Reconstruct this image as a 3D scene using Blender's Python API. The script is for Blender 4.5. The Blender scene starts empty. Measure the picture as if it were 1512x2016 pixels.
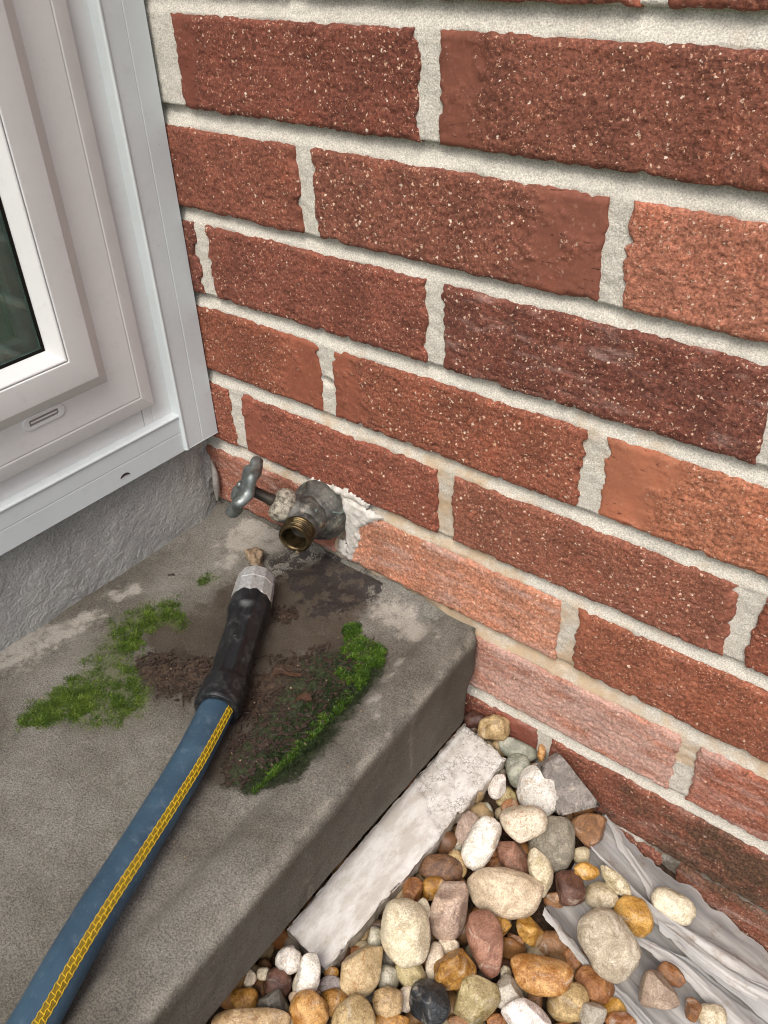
import bpy, bmesh, math, random
import numpy as np
from mathutils import Vector, Matrix, Euler

R_ = math.radians
scene = bpy.context.scene
COL = scene.collection

# ------------------------------------------------------------------ camera
cam_data = bpy.data.cameras.new('camera')
cam = bpy.data.objects.new('camera', cam_data)
COL.objects.link(cam)
scene.camera = cam
cam_data.sensor_fit = 'VERTICAL'
cam_data.sensor_height = 24.0
cam_data.lens = 24.0 * 1673.6 / 2016.0
cam_data.clip_start = 0.02
cam_data.clip_end = 500.0
CAM_RIGHT = Vector((0.78620224, 0.61707431, -0.03324661))
CAM_UP = Vector((-0.34214543, 0.47946037, 0.80811772))
CAM_FWD = Vector((-0.51460912, 0.62396879, -0.58808197))
m = Matrix.Identity(4)
for i in range(3):
    m[i][0] = CAM_RIGHT[i]; m[i][1] = CAM_UP[i]; m[i][2] = -CAM_FWD[i]
m[0][3], m[1][3], m[2][3] = 0.49491, -0.40411, 0.45836
cam.matrix_world = m

# ------------------------------------------------------------------ sky and sun (bright shade under a pale sky)
SUN_EL, SUN_AZ = R_(55), R_(20)          # azimuth measured from -Y towards +X
world = bpy.data.worlds.new('World')
scene.world = world
world.use_nodes = True
wt = world.node_tree
sky = wt.nodes.new('ShaderNodeTexSky')
sky.sky_type = 'NISHITA'
sky.sun_disc = False
sky.sun_elevation = SUN_EL
sky.sun_rotation = math.pi - SUN_AZ
sky.air_density = 1.0
sky.dust_density = 5.0
sky.ozone_density = 1.0
wt.nodes['Background'].inputs['Strength'].default_value = 0.14
wt.links.new(sky.outputs['Color'], wt.nodes['Background'].inputs['Color'])
sd = bpy.data.lights.new('sun', 'SUN')
sd.energy = 1.25
sd.angle = R_(26)
sd.color = (1.0, 0.99, 0.98)
sun = bpy.data.objects.new('sun', sd)
COL.objects.link(sun)
to_sun = Vector((math.sin(SUN_AZ) * math.cos(SUN_EL), -math.cos(SUN_AZ) * math.cos(SUN_EL), math.sin(SUN_EL)))
sun.rotation_euler = to_sun.to_track_quat('Z', 'Y').to_euler()
scene.view_settings.view_transform = 'Standard'
scene.view_settings.look = 'None'
scene.view_settings.exposure = 0.44
scene.view_settings.gamma = 1.0
scene.view_settings.use_curve_mapping = False
scene.cycles.pixel_filter_type = 'BLACKMAN_HARRIS'
scene.cycles.filter_width = 1.1
scene.cycles.use_adaptive_sampling = True
scene.cycles.adaptive_threshold = 0.02
scene.cycles.max_bounces = 5
scene.cycles.diffuse_bounces = 2
scene.cycles.glossy_bounces = 2
scene.cycles.transmission_bounces = 4
scene.cycles.transparent_max_bounces = 8

# ------------------------------------------------------------------ noise
def _h(ix, iy, iz, s):
    n = (ix * 374761393 + iy * 668265263 + iz * 2147483647 + s * 1274126177) & 0xFFFFFFFF
    n = ((n ^ (n >> 13)) * 1274126177) & 0xFFFFFFFF
    n = ((n ^ (n >> 15)) * 2246822519) & 0xFFFFFFFF
    return ((n ^ (n >> 16)) & 0xFFFF) / 32767.5 - 1.0

def vnoise(p, s=0):
    p = np.asarray(p, float)
    i = np.floor(p).astype(np.int64); f = p - i
    u = f * f * f * (f * (f * 6 - 15) + 10)
    r = 0
    for dx in (0, 1):
        wx = u[..., 0] if dx else 1 - u[..., 0]
        for dy in (0, 1):
            wy = u[..., 1] if dy else 1 - u[..., 1]
            for dz in (0, 1):
                wz = u[..., 2] if dz else 1 - u[..., 2]
                r = r + wx * wy * wz * _h(i[..., 0] + dx, i[..., 1] + dy, i[..., 2] + dz, s)
    return r

def fbm(p, octv=4, s=0, gain=0.5):
    p = np.asarray(p, float); a = 1.0; r = 0; t = 0
    for k in range(octv):
        r = r + a * vnoise(p * (2.03 ** k) + 17.3 * k, s + k); t += a; a *= gain
    return r / t

def xyz(x, y=0.0, z=0.0):
    x, y, z = np.broadcast_arrays(np.asarray(x, float), np.asarray(y, float), np.asarray(z, float))
    return np.stack([x, y, z], -1)

# ------------------------------------------------------------------ mesh helpers
def mesh_data(name, V, F, mat=None, smooth=True, attrs=None, colors=None):
    me = bpy.data.meshes.new(name)
    V = np.asarray(V, np.float32).reshape(-1, 3)
    if isinstance(F, np.ndarray):
        n, k = F.shape
        me.vertices.add(len(V)); me.vertices.foreach_set('co', V.ravel())
        me.loops.add(n * k); me.loops.foreach_set('vertex_index', F.astype(np.int32).ravel())
        me.polygons.add(n); me.polygons.foreach_set('loop_start', np.arange(0, n * k, k, dtype=np.int32))
        me.update(calc_edges=True)
    else:
        me.from_pydata(V.tolist(), [], [list(map(int, f)) for f in F]); me.update()
    me.polygons.foreach_set('use_smooth', np.full(len(me.polygons), bool(smooth)))
    for k_, a in (attrs or {}).items():
        at = me.attributes.new(k_, 'FLOAT', 'POINT'); at.data.foreach_set('value', np.asarray(a, np.float32).ravel())
    for k_, a in (colors or {}).items():
        at = me.attributes.new(k_, 'FLOAT_COLOR', 'POINT'); at.data.foreach_set('color', np.asarray(a, np.float32).ravel())
    if mat: me.materials.append(mat)
    me.validate()
    return me

def obj(name, me, parent=None, loc=None, rot=None):
    o = bpy.data.objects.new(name, me)
    COL.objects.link(o)
    if parent is not None: o.parent = parent
    if loc is not None: o.location = loc
    if rot is not None: o.rotation_euler = rot
    return o

def build(name, V, F, mat, parent=None, smooth=True, attrs=None, colors=None):
    return obj(name, mesh_data(name, V, F, mat, smooth, attrs, colors), parent)

def tag(o, label, cat=None, group=None, kind=None):
    o['label'] = label
    if cat: o['category'] = cat
    if group: o['group'] = group
    if kind or cat: o['kind'] = kind or 'thing'
    return o

def thing(name, label, cat, loc=(0, 0, 0), group=None):
    o = bpy.data.objects.new(name, None)
    o.empty_display_size = 0.02
    COL.objects.link(o); o.location = loc
    return tag(o, label, cat, group)

def at_origin(o, root):
    """parts are written in world coordinates; keep them there under a root that stands elsewhere"""
    o.parent = root
    o.matrix_parent_inverse = Matrix.Translation(root.location).inverted()
    return o

def grid_faces(nu, nv, wrap_u=False, wrap_v=False):
    iu = np.arange(nu if wrap_u else nu - 1); iv = np.arange(nv if wrap_v else nv - 1)
    a, b = np.meshgrid(iu, iv, indexing='ij')
    a1 = (a + 1) % nu; b1 = (b + 1) % nv
    return np.stack([a * nv + b, a1 * nv + b, a1 * nv + b1, a * nv + b1], -1).reshape(-1, 4)

def bevel(o, w, seg=2):
    b = o.modifiers.new('bevel', 'BEVEL'); b.width = w; b.segments = seg; b.limit_method = 'ANGLE'; b.angle_limit = R_(25)
    b.harden_normals = True
    return o

def box_vf(x0, x1, y0, y1, z0, z1):
    V = [(x0, y0, z0), (x1, y0, z0), (x1, y1, z0), (x0, y1, z0), (x0, y0, z1), (x1, y0, z1), (x1, y1, z1), (x0, y1, z1)]
    F = [(0, 3, 2, 1), (4, 5, 6, 7), (0, 1, 5, 4), (1, 2, 6, 5), (2, 3, 7, 6), (3, 0, 4, 7)]
    return V, F

def frame_from(axis):
    a = Vector(axis).normalized()
    u = a.cross(Vector((0, 0, 1)))
    if u.length < 1e-3: u = a.cross(Vector((1, 0, 0)))
    u.normalize(); v = a.cross(u)
    return np.array(a), np.array(u), np.array(v)

def lathe(profile, origin, axis, n=48, rmod=None):
    """profile [(t, r)] along axis; returns verts and faces (open ends)"""
    a, u, v = frame_from(axis); o = np.array(origin)
    th = np.linspace(0, 2 * np.pi, n, endpoint=False)
    V = []
    for t, r in profile:
        rr = r if rmod is None else r * rmod(t, th)
        V.append(o + a * t + np.outer(np.cos(th) * rr, u) + np.outer(np.sin(th) * rr, v))
    return np.concatenate(V), grid_faces(len(profile), n, wrap_v=True)

def join(parts):
    V, F, n = [], [], 0
    for v, f in parts:
        v = np.asarray(v, float).reshape(-1, 3)
        V.append(v); F += [[i + n for i in q] for q in (f.tolist() if isinstance(f, np.ndarray) else f)]; n += len(v)
    return np.concatenate(V), F

def catmull(P, n):
    P = np.asarray(P, float)
    Q = np.vstack([2 * P[0] - P[1], P, 2 * P[-1] - P[-2]])
    seg = np.linalg.norm(np.diff(P, axis=0), axis=1); s = np.concatenate([[0], np.cumsum(seg)]); s /= s[-1]
    out = []
    for t in np.linspace(0, 1, n):
        k = min(max(np.searchsorted(s, t, side='right') - 1, 0), len(P) - 2)
        w = (t - s[k]) / (s[k + 1] - s[k])
        p0, p1, p2, p3 = Q[k], Q[k + 1], Q[k + 2], Q[k + 3]
        out.append(.5 * (2 * p1 + (p2 - p0) * w + (2 * p0 - 5 * p1 + 4 * p2 - p3) * w * w + (3 * p1 - p0 - 3 * p2 + p3) * w ** 3))
    return np.array(out)

def tube_frames(C):
    T = np.gradient(C, axis=0); T /= np.linalg.norm(T, axis=1)[:, None]
    Rr = np.cross(T, np.array([0, 0, 1.0])); Rr /= np.linalg.norm(Rr, axis=1)[:, None]
    U = np.cross(Rr, T)
    return T, Rr, U

def tube(C, rad, n=24):
    T, Rr, U = tube_frames(C)
    th = np.linspace(0, 2 * np.pi, n, endpoint=False)
    rad = np.broadcast_to(np.asarray(rad, float), (len(C),)) if np.ndim(rad) < 2 else rad
    rr = rad[:, None] if rad.ndim == 1 else rad
    V = C[:, None, :] + (rr * np.sin(th))[..., None] * Rr[:, None, :] + (rr * np.cos(th))[..., None] * U[:, None, :]
    return V.reshape(-1, 3), grid_faces(len(C), n, wrap_v=True)

# ------------------------------------------------------------------ material helpers
def lin(hexs, k=1.0):
    h = hexs.lstrip('#'); r = []
    for i in (0, 2, 4):
        c = int(h[i:i + 2], 16) / 255
        r.append((c / 12.92 if c <= .04045 else ((c + .055) / 1.055) ** 2.4) * k)
    return (*r, 1.0)

class NT:
    def __init__(self, name):
        self.m = bpy.data.materials.new(name); self.m.use_nodes = True
        self.t = self.m.node_tree; self.b = self.t.nodes['Principled BSDF']
    def n(self, typ, **kw):
        nd = self.t.nodes.new(typ)
        for k, v in kw.items(): setattr(nd, k, v)
        return nd
    def put(self, sock, v):
        if v is None: return
        if hasattr(v, 'is_linked') or isinstance(v, bpy.types.NodeSocket): self.t.links.new(v, sock)
        else:
            if sock.type == 'VECTOR' and not isinstance(v, (int, float)): v = tuple(v)[:3]
            sock.default_value = v
    def obj_co(self, rnd=0.0):
        co = self.n('ShaderNodeTexCoord').outputs['Object']
        if rnd:
            oi = self.n('ShaderNodeObjectInfo')
            mu = self.math('MULTIPLY', oi.outputs['Random'], rnd)
            cb = self.n('ShaderNodeCombineXYZ'); [self.put(cb.inputs[i], mu) for i in range(3)]
            co = self.vmath('ADD', co, cb.outputs[0])
        return co
    def geo(self): return self.n('ShaderNodeNewGeometry').outputs['Position']
    def vmath(self, op, a, b):
        nd = self.n('ShaderNodeVectorMath', operation=op); self.put(nd.inputs[0], a); self.put(nd.inputs[1], b); return nd.outputs[0]
    def math(self, op, a, b=None, clamp=False):
        nd = self.n('ShaderNodeMath', operation=op, use_clamp=clamp); self.put(nd.inputs[0], a); self.put(nd.inputs[1], b); return nd.outputs[0]
    def noise(self, co, scale, detail=3, rough=.55, dist=0, out='Fac'):
        nd = self.n('ShaderNodeTexNoise'); self.put(nd.inputs['Vector'], co)
        nd.inputs['Scale'].default_value = scale; nd.inputs['Detail'].default_value = detail
        nd.inputs['Roughness'].default_value = rough; nd.inputs['Distortion'].default_value = dist
        return nd.outputs[out]
    def voro(self, co, scale, feature='F1', out='Distance', rnd=1.0):
        nd = self.n('ShaderNodeTexVoronoi', feature=feature); self.put(nd.inputs['Vector'], co)
        nd.inputs['Scale'].default_value = scale; nd.inputs['Randomness'].default_value = rnd
        return nd.outputs[out] if out else nd
    def ramp(self, fac, lo, hi, a=0.0, b=1.0, smooth=True):
        nd = self.n('ShaderNodeMapRange', interpolation_type='SMOOTHSTEP' if smooth else 'LINEAR')
        self.put(nd.inputs['Value'], fac)
        for i, v in zip((1, 2, 3, 4), (lo, hi, a, b)): self.put(nd.inputs[i], v)
        return nd.outputs[0]
    def mix(self, fac, a, b, mode='MIX'):
        nd = self.n('ShaderNodeMix', data_type='RGBA', blend_type=mode, clamp_factor=True)
        self.put(nd.inputs[0], fac); self.put(nd.inputs[6], a); self.put(nd.inputs[7], b)
        return nd.outputs[2]
    def scale(self, col, f):
        cb = self.n('ShaderNodeCombineXYZ'); [self.put(cb.inputs[i], f) for i in range(3)]
        nd = self.n('ShaderNodeVectorMath', operation='MULTIPLY'); self.put(nd.inputs[0], col); self.put(nd.inputs[1], cb.outputs[0])
        return nd.outputs[0]
    def attr(self, name, out='Fac', typ='GEOMETRY'):
        nd = self.n('ShaderNodeAttribute', attribute_name=name, attribute_type=typ); return nd.outputs[out]
    def bump(self, h, strength=.5, dist=.001, normal=None):
        nd = self.n('ShaderNodeBump'); nd.inputs['Strength'].default_value = strength; nd.inputs['Distance'].default_value = dist
        self.put(nd.inputs['Height'], h); self.put(nd.inputs['Normal'], normal); return nd.outputs[0]
    def done(self, color=None, rough=None, normal=None, metal=None, spec=None, **kw):
        b = self.b
        self.put(b.inputs['Base Color'], color); self.put(b.inputs['Roughness'], rough); self.put(b.inputs['Normal'], normal)
        self.put(b.inputs['Metallic'], metal); self.put(b.inputs['Specular IOR Level'], spec)
        for k, v in kw.items(): self.put(b.inputs[k], v)
        return self.m

# ------------------------------------------------------------------ materials
def mat_brick(name, soiled):
    t = NT(name)
    co = t.obj_co(7.0)
    base = t.mix(1.0, t.mix(.22, t.n('ShaderNodeObjectInfo').outputs['Color'], (.20, .105, .068, 1)), (1.03, 1.06, .99, 1), 'MULTIPLY')
    band = t.attr('band')
    rough_zone = t.math('SUBTRACT', 1.0, band, True)
    big = t.noise(co, 38, 3, .62, 0, 'Color')
    sb = t.n('ShaderNodeSeparateColor'); t.put(sb.inputs[0], big)
    col = t.scale(base, t.ramp(sb.outputs[0], .3, .7, .80, 1.16))
    col = t.mix(t.ramp(sb.outputs[1], .5, .72, 0, .45), col, t.mix(1.0, col, (1.22, 1.0, .88, 1), 'MULTIPLY'))
    gc = t.noise(co, 560, 3, .72, 0, 'Color')
    sg = t.n('ShaderNodeSeparateColor'); t.put(sg.inputs[0], gc)
    grit = sg.outputs[0]
    gf = t.ramp(grit, .34, .66, .50, 1.48, False)
    col = t.scale(col, t.math('ADD', t.math('MULTIPLY', gf, rough_zone), t.math('MULTIPLY', t.ramp(grit, .3, .7, .86, 1.12), band)))
    dark = t.math('MULTIPLY', t.ramp(sg.outputs[1], .60, .70, 0, .6), rough_zone)
    col = t.mix(dark, col, lin('#2c1613'))
    col = t.mix(t.math('MULTIPLY', band, .35), col, t.mix(1.0, base, (1.08, 1.0, .96, 1), 'MULTIPLY'))
    # pale grit, irregular grains of two sizes, gathered in clumps
    wob = t.vmath('ADD', co, t.scale(t.vmath('SUBTRACT', gc, (.5, .5, .5)), .0042))
    clump = t.math('MULTIPLY', t.ramp(sb.outputs[2], .32, .66, .62, 1.0), t.ramp(t.n('ShaderNodeObjectInfo').outputs['Random'], 0, 1, .82, 1.15, False))
    specks = None
    for sc, thr, rad, cc in ((340, .47, .38, (.84, .70, .57, 1)), (680, .32, .46, (.64, .38, .27, 1))):
        v = t.voro(wob, sc, out=None)
        sep = t.n('ShaderNodeSeparateColor'); t.put(sep.inputs[0], v.outputs['Color'])
        r2 = t.math('MULTIPLY', sep.outputs[1], rad)
        inside = t.ramp(v.outputs['Distance'], t.math('MULTIPLY', r2, .6), t.math('ADD', r2, .02), 1, 0)
        pick = t.math('GREATER_THAN', t.math('MULTIPLY', sep.outputs[0], clump), thr)
        f = t.math('MULTIPLY', t.math('MULTIPLY', inside, pick), t.math('ADD', t.math('MULTIPLY', rough_zone, .88), .12))
        specks = f if specks is None else t.math('MAXIMUM', specks, f)
        cv = t.mix(sep.outputs[2], cc, (cc[0] * .75, cc[1] * .55, cc[2] * .42, 1))
        col = t.mix(f, col, cv)
    st = t.n('ShaderNodeMapping'); st.inputs['Scale'].default_value = (1, 1, 4.0); t.put(st.inputs['Vector'], co)
    crn = t.noise(st.outputs[0], 95, 4, .7, .6)
    crk = t.math('MULTIPLY', t.ramp(crn, .645, .69, 0, 1), band)
    col = t.mix(t.math('MULTIPLY', crk, .8), col, lin('#3a1c17'))
    if soiled:
        bloom = t.attr('bloom'); dirt = t.attr('dirt')
        sn = t.noise(st.outputs[0], 26, 5, .68)
        bl = t.ramp(t.math('ADD', bloom, t.math('MULTIPLY', t.math('SUBTRACT', sn, .55), 1.6)), .05, .55, 0, .6)
        col = t.mix(bl, col, t.scale(lin('#c9aea3'), t.ramp(grit, .3, .7, .7, 1.2)))
        dn = t.noise(co, 60, 6, .72)
        sp = t.ramp(t.math('ADD', dirt, t.math('MULTIPLY', t.math('SUBTRACT', dn, .55), 1.5)), .1, .55, 0, .9)
        col = t.mix(sp, col, t.mix(t.ramp(grit, .3, .7), lin('#2c2019'), lin('#67513d')))
    h = t.math('MULTIPLY', grit, t.math('ADD', t.math('MULTIPLY', rough_zone, 1.2), .06))
    h = t.math('SUBTRACT', h, t.math('MULTIPLY', crk, .5))
    rough = t.ramp(specks, 0, 1, .80, .42)
    return t.done(col, rough, t.bump(h, 1.0, .0008), spec=.35)

def mat_mortar():
    t = NT('sandy_mortar')
    co = t.geo()
    st = t.attr('stain')
    g = t.noise(co, 1100, 3, .7)
    col = t.mix(t.noise(co, 25, 4, .6), (.57, .54, .465, 1), (.75, .715, .63, 1))
    col = t.scale(col, t.ramp(g, .32, .68, .66, 1.18))
    s = t.ramp(t.math('ADD', st, t.math('MULTIPLY', t.math('SUBTRACT', t.noise(co, 40, 5, .65), .5), 1.8)), .25, .8, 0, .85)
    col = t.mix(s, col, t.mix(t.noise(co, 90, 3), lin('#b39a78'), lin('#cfb594')))
    dk = t.attr('grime')
    d = t.ramp(t.math('ADD', dk, t.math('SUBTRACT', t.noise(co, 90, 6, .7), .5)), .3, .8, 0, .85)
    col = t.mix(d, col, lin('#4d4337'))
    sp = t.ramp(t.voro(co, 420), .10, .2, 1, 0)
    col = t.mix(t.math('MULTIPLY', sp, .35), col, lin('#6b6250'))
    h = t.math('ADD', g, t.noise(co, 320, 4, .65))
    return t.done(col, .93, t.bump(h, .8, .0009), spec=.2)

def mat_concrete():
    t = NT('weathered_concrete')
    co = t.geo()
    big = t.noise(co, 9, 5, .6)
    mid = t.noise(co, 60, 5, .65)
    fine = t.noise(co, 900, 4, .72)
    col = t.mix(t.ramp(big, .38, .62), (.106, .096, .077, 1), (.210, .200, .172, 1))
    col = t.mix(t.ramp(mid, .35, .75, 0, .6), col, lin('#6c665b'))
    col = t.scale(col, t.ramp(fine, .32, .68, .52, 1.45))
    v = t.voro(co, 700, out=None)
    sep = t.n('ShaderNodeSeparateColor'); t.put(sep.inputs[0], v.outputs['Color'])
    sand = t.math('MULTIPLY', t.ramp(v.outputs['Distance'], .12, .24, 1, 0), t.math('GREATER_THAN', sep.outputs[0], .74))
    col = t.mix(t.math('MULTIPLY', sand, .55), col, lin('#c7b79a'))
    drk = t.math('MULTIPLY', t.ramp(v.outputs['Distance'], .15, .3, 1, 0), t.math('LESS_THAN', sep.outputs[1], .16))
    col = t.mix(t.math('MULTIPLY', drk, .6), col, lin('#3b352b'))
    n1 = t.noise(co, 60, 5, .68); n2 = t.noise(co, 85, 6, .74)
    def mask(a, lo, hi, amt=1.0, n=None, k=2.2):
        at = t.attr(a)
        return t.math('MULTIPLY', t.ramp(t.math('ADD', at, t.math('MULTIPLY', t.math('SUBTRACT', n or n1, .5), k)), lo, hi, 0, amt), t.ramp(at, .02, .22))
    wet = mask('wet', .10, .7, .95, None, 1.6)
    col = t.mix(wet, col, t.mix(1.0, col, (.36, .295, .24, 1), 'MULTIPLY'))  # damp brown tone, deepened so it also carries the shadow beside the hose
    dirt = mask('dirt', .30, .75, .9, n2, 2.6)
    col = t.mix(dirt, col, t.mix(t.ramp(t.noise(co, 420, 4, .7), .3, .7), lin('#241a14'), lin('#5d4a38')))
    alg = mask('algae', .25, .75, .94, n2, 2.4)
    col = t.mix(alg, col, t.mix(t.ramp(t.noise(co, 480, 4, .7), .35, .7), lin('#1d2415'), lin('#3d4a25')))
    tint = mask('tint', .3, .9, .45, n2, 2.0)
    col = t.mix(tint, col, lin('#5b6338'))
    blk = mask('black', .40, .62, .92, n2, 4.5)
    col = t.mix(blk, col, t.mix(t.ramp(fine, .3, .7), lin('#151213'), lin('#3a322f')))
    wh = mask('white', .30, 1.15, .62, n2, 3.4)
    col = t.mix(wh, col, t.scale(t.mix(0.0, lin('#b9b4a8'), lin('#b9b4a8')), t.ramp(fine, .25, .75, .7, 1.2)))
    worn = t.math('MULTIPLY', t.attr('arris'), t.ramp(n1, .38, .60))
    col = t.mix(t.math('MULTIPLY', worn, .55), col, t.scale(lin('#a19c8f'), t.ramp(fine, .32, .68, .6, 1.3)))
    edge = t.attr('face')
    col = t.mix(t.math('MULTIPLY', edge, .45), col, lin('#453d31'))  # front face darkened in the colour to hold its shaded look
    rough = t.math('SUBTRACT', .86, t.math('MULTIPLY', t.math('MAXIMUM', wet, alg), .48))
    h = t.math('ADD', t.math('ADD', fine, t.math('MULTIPLY', sand, .4)), t.math('MULTIPLY', mid, .6))
    h = t.math('ADD', h, t.math('MULTIPLY', t.math('MAXIMUM', alg, dirt), t.math('MULTIPLY', n2, 2.5)))
    return t.done(col, rough, t.bump(h, 1.0, .0011), spec=.45)

def mat_parge():
    t = NT('painted_rough_parging')
    co = t.geo()
    st = t.n('ShaderNodeMapping'); st.inputs['Scale'].default_value = (1, .8, 1.1); t.put(st.inputs['Vector'], co)
    a = t.noise(st.outputs[0], 620, 3, .65)
    b = t.noise(st.outputs[0], 300, 2, .6)
    big = t.noise(co, 22, 5, .65)
    col = t.mix(t.ramp(big, .3, .7), (.36, .365, .345, 1), (.50, .505, .48, 1))
    col = t.scale(col, t.ramp(a, .3, .7, .80, 1.12))
    low = t.attr('low')
    g = t.ramp(t.math('ADD', low, t.math('SUBTRACT', big, .5)), .25, .9, 0, .6)
    col = t.mix(g, col, lin('#7b7c73'))
    h = t.math('ADD', t.math('MULTIPLY', a, 1.0), t.math('MULTIPLY', b, .8))
    return t.done(col, .33, t.bump(h, 1.0, .0026), spec=.6)

def mat_vinyl(name, hexs, rough=.42):
    t = NT(name)
    co = t.geo()
    col = t.mix(t.ramp(t.noise(co, 12, 5, .6), .3, .7), lin(hexs), lin(hexs, .93))
    sp = t.math('MULTIPLY', t.ramp(t.voro(co, 46), .012, .022, 1, 0), t.ramp(t.noise(co, 30, 2), .52, .56))
    col = t.mix(t.math('MULTIPLY', sp, .75), col, lin('#4a4540'))
    film = t.ramp(t.noise(co, 120, 6, .8), .52, .76, 0, .16)
    col = t.mix(film, col, lin('#8f8878'))
    return t.done(col, rough, t.bump(t.noise(co, 60, 2), .08, .002), spec=.4)

def mat_plain(name, hexs, rough=.5, metal=0.0, spec=.5, var=.12, sc=120, bmp=.2, k=1.0):
    t = NT(name)
    co = t.geo()
    col = t.scale(lin(hexs, k), t.ramp(t.noise(co, sc, 4, .6), .3, .7, 1 - var, 1 + var))
    return t.done(col, rough, t.bump(t.noise(co, sc * 3, 3, .6), bmp, .0006), metal=metal, spec=spec)

def mat_glass():
    t = NT('window_glass')
    nt = t.t
    tr = t.n('ShaderNodeBsdfTransparent'); tr.inputs[0].default_value = (.88, .93, .91, 1)
    gl = t.n('ShaderNodeBsdfGlossy'); gl.inputs['Roughness'].default_value = .015; gl.inputs[0].default_value = (1, 1, 1, 1)
    lw = t.n('ShaderNodeLayerWeight'); lw.inputs['Blend'].default_value = .5
    frs = t.math('ADD', t.math('MULTIPLY', t.math('POWER', lw.outputs['Facing'], 5.0), .95), .04)
    mx = t.n('ShaderNodeMixShader')
    nt.links.new(frs, mx.inputs[0]); nt.links.new(tr.outputs[0], mx.inputs[1]); nt.links.new(gl.outputs[0], mx.inputs[2])
    nt.links.new(mx.outputs[0], nt.nodes['Material Output'].inputs['Surface'])
    return t.m

def mat_faucet():
    t = NT('weathered_brass')
    co = t.geo()
    a = t.noise(co, 95, 6, .68); b = t.noise(co, 110, 5, .72)
    col = t.mix(t.ramp(a, .35, .65), lin('#403f3c'), lin('#6c6b65'))
    col = t.mix(t.ramp(b, .52, .72, 0, .6), col, lin('#b5ae9f'))
    col = t.mix(t.ramp(t.noise(co, 70, 5, .7, .5), .60, .68, 0, .75), col, lin('#8fa89c'))
    col = t.mix(t.ramp(t.noise(co, 60, 3, .6, .3), .66, .74, 0, .8), col, lin('#9a7450'))
    return t.done(col, t.ramp(a, .3, .7, .42, .72), t.bump(t.math('ADD', a, b), .5, .0006), metal=.55, spec=.5)

def mat_packing():
    t = NT('crusted_packing_nut')
    co = t.geo()
    a = t.noise(co, 230, 6, .7)
    col = t.mix(t.ramp(a, .35, .65), lin('#57534a'), lin('#c0b8a6'))
    return t.done(col, .75, t.bump(a, .8, .0009), metal=.2, spec=.4)

def mat_zinc():
    t = NT('cast_zinc')
    co = t.geo()
    a = t.noise(co, 120, 4, .6)
    col = t.mix(t.ramp(a, .3, .7), (.135, .155, .15, 1), (.28, .30, .29, 1))
    return t.done(col, t.ramp(t.noise(co, 200, 4), .3, .7, .30, .55), t.bump(t.noise(co, 300, 4, .7), .4, .0007), metal=.75)

def mat_brass():
    t = NT('brown_brass')
    co = t.geo()
    col = t.mix(t.ramp(t.noise(co, 180, 4), .35, .65), lin('#3f3524'), lin('#66563a'))
    return t.done(col, .34, t.bump(t.noise(co, 300, 3), .2, .0004), metal=.85)

def mat_nut():
    t = NT('grey_aluminium')
    co = t.geo()
    n = t.noise(co, 420, 4, .7)
    col = t.mix(t.ramp(n, .3, .7), lin('#bbbcba'), lin('#e2e3e2'))
    col = t.mix(t.ramp(t.noise(co, 150, 5, .7), .62, .72, 0, .6), col, lin('#77746b'))
    return t.done(col, .38, t.bump(n, .2, .0004), metal=.6, spec=.6)

def mat_rubber():
    t = NT('dusty_black_rubber')
    co = t.geo()
    a = t.noise(co, 90, 6, .7, 1.2); b = t.noise(co, 600, 3, .7)
    col = t.mix(t.ramp(a, .50, .78, 0, .5), lin('#15171a'), lin('#62625f'))
    v = t.ramp(t.voro(co, 330), .06, .11, 1, 0)
    col = t.mix(t.math('MULTIPLY', v, t.ramp(t.noise(co, 70, 2), .5, .62)), col, lin('#a39d90'))
    return t.done(col, t.ramp(a, .3, .7, .3, .55), t.bump(t.math('ADD', a, t.math('MULTIPLY', b, .4)), .4, .0007), spec=.5)

def mat_hose():
    t = NT('slate_blue_hose')
    co = t.geo()
    a = t.noise(co, 130, 5, .65); b = t.noise(co, 22, 4, .6)
    col = t.mix(t.ramp(b, .3, .7), lin('#2c4254'), lin('#3c5668'))
    col = t.mix(t.ramp(a, .5, .75, 0, .32), col, lin('#75858f'))
    v = t.ramp(t.voro(co, 420), .07, .13, 1, 0)
    col = t.mix(t.math('MULTIPLY', v, .35), col, lin('#93a2ab'))
    sc = t.ramp(t.noise(co, 45, 6, .7, 1.5), .70, .76, 0, .5)
    col = t.mix(sc, col, lin('#93a5b0'))
    return t.done(col, .46, t.bump(t.math('ADD', a, t.noise(co, 900, 2)), .2, .0005), spec=.45)

def mat_marble():
    t = NT('crystalline_white_marble')
    co = t.geo()
    br = t.attr('broken')
    w = t.vmath('ADD', co, t.scale(t.noise(co, 110, 4, .7, 0, 'Color'), .016))
    d = t.voro(w, 230, 'DISTANCE_TO_EDGE')
    gr_ = t.n('ShaderNodeMapping'); gr_.inputs['Scale'].default_value = (3.0, 1, 1); t.put(gr_.inputs['Vector'], co)
    lines = t.math('MULTIPLY', t.ramp(d, .0, .09, 1, 0), t.ramp(t.noise(co, 75, 5, .7), .40, .56))
    col = t.mix(t.ramp(t.noise(gr_.outputs[0], 38, 6, .72), .36, .66), (.74, .73, .69, 1), (.54, .51, .455, 1))
    col = t.mix(t.math('MULTIPLY', lines, t.math('ADD', t.math('MULTIPLY', br, .85), .05)), col, lin('#7a736a'))
    col = t.mix(t.ramp(t.noise(co, 110, 6, .75), .54, .70, 0, .55), col, lin('#a89e8c'))
    side = t.attr('side')
    col = t.mix(t.math('MULTIPLY', side, .65), col, lin('#94866f'))
    h = t.math('ADD', t.math('MULTIPLY', t.ramp(d, 0, .25), br), t.math('MULTIPLY', t.noise(co, 420, 4, .7), .5))
    return t.done(col, t.ramp(t.noise(co, 300, 3), .3, .7, .35, .62), t.bump(h, .18, .0008), spec=.5)

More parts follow.
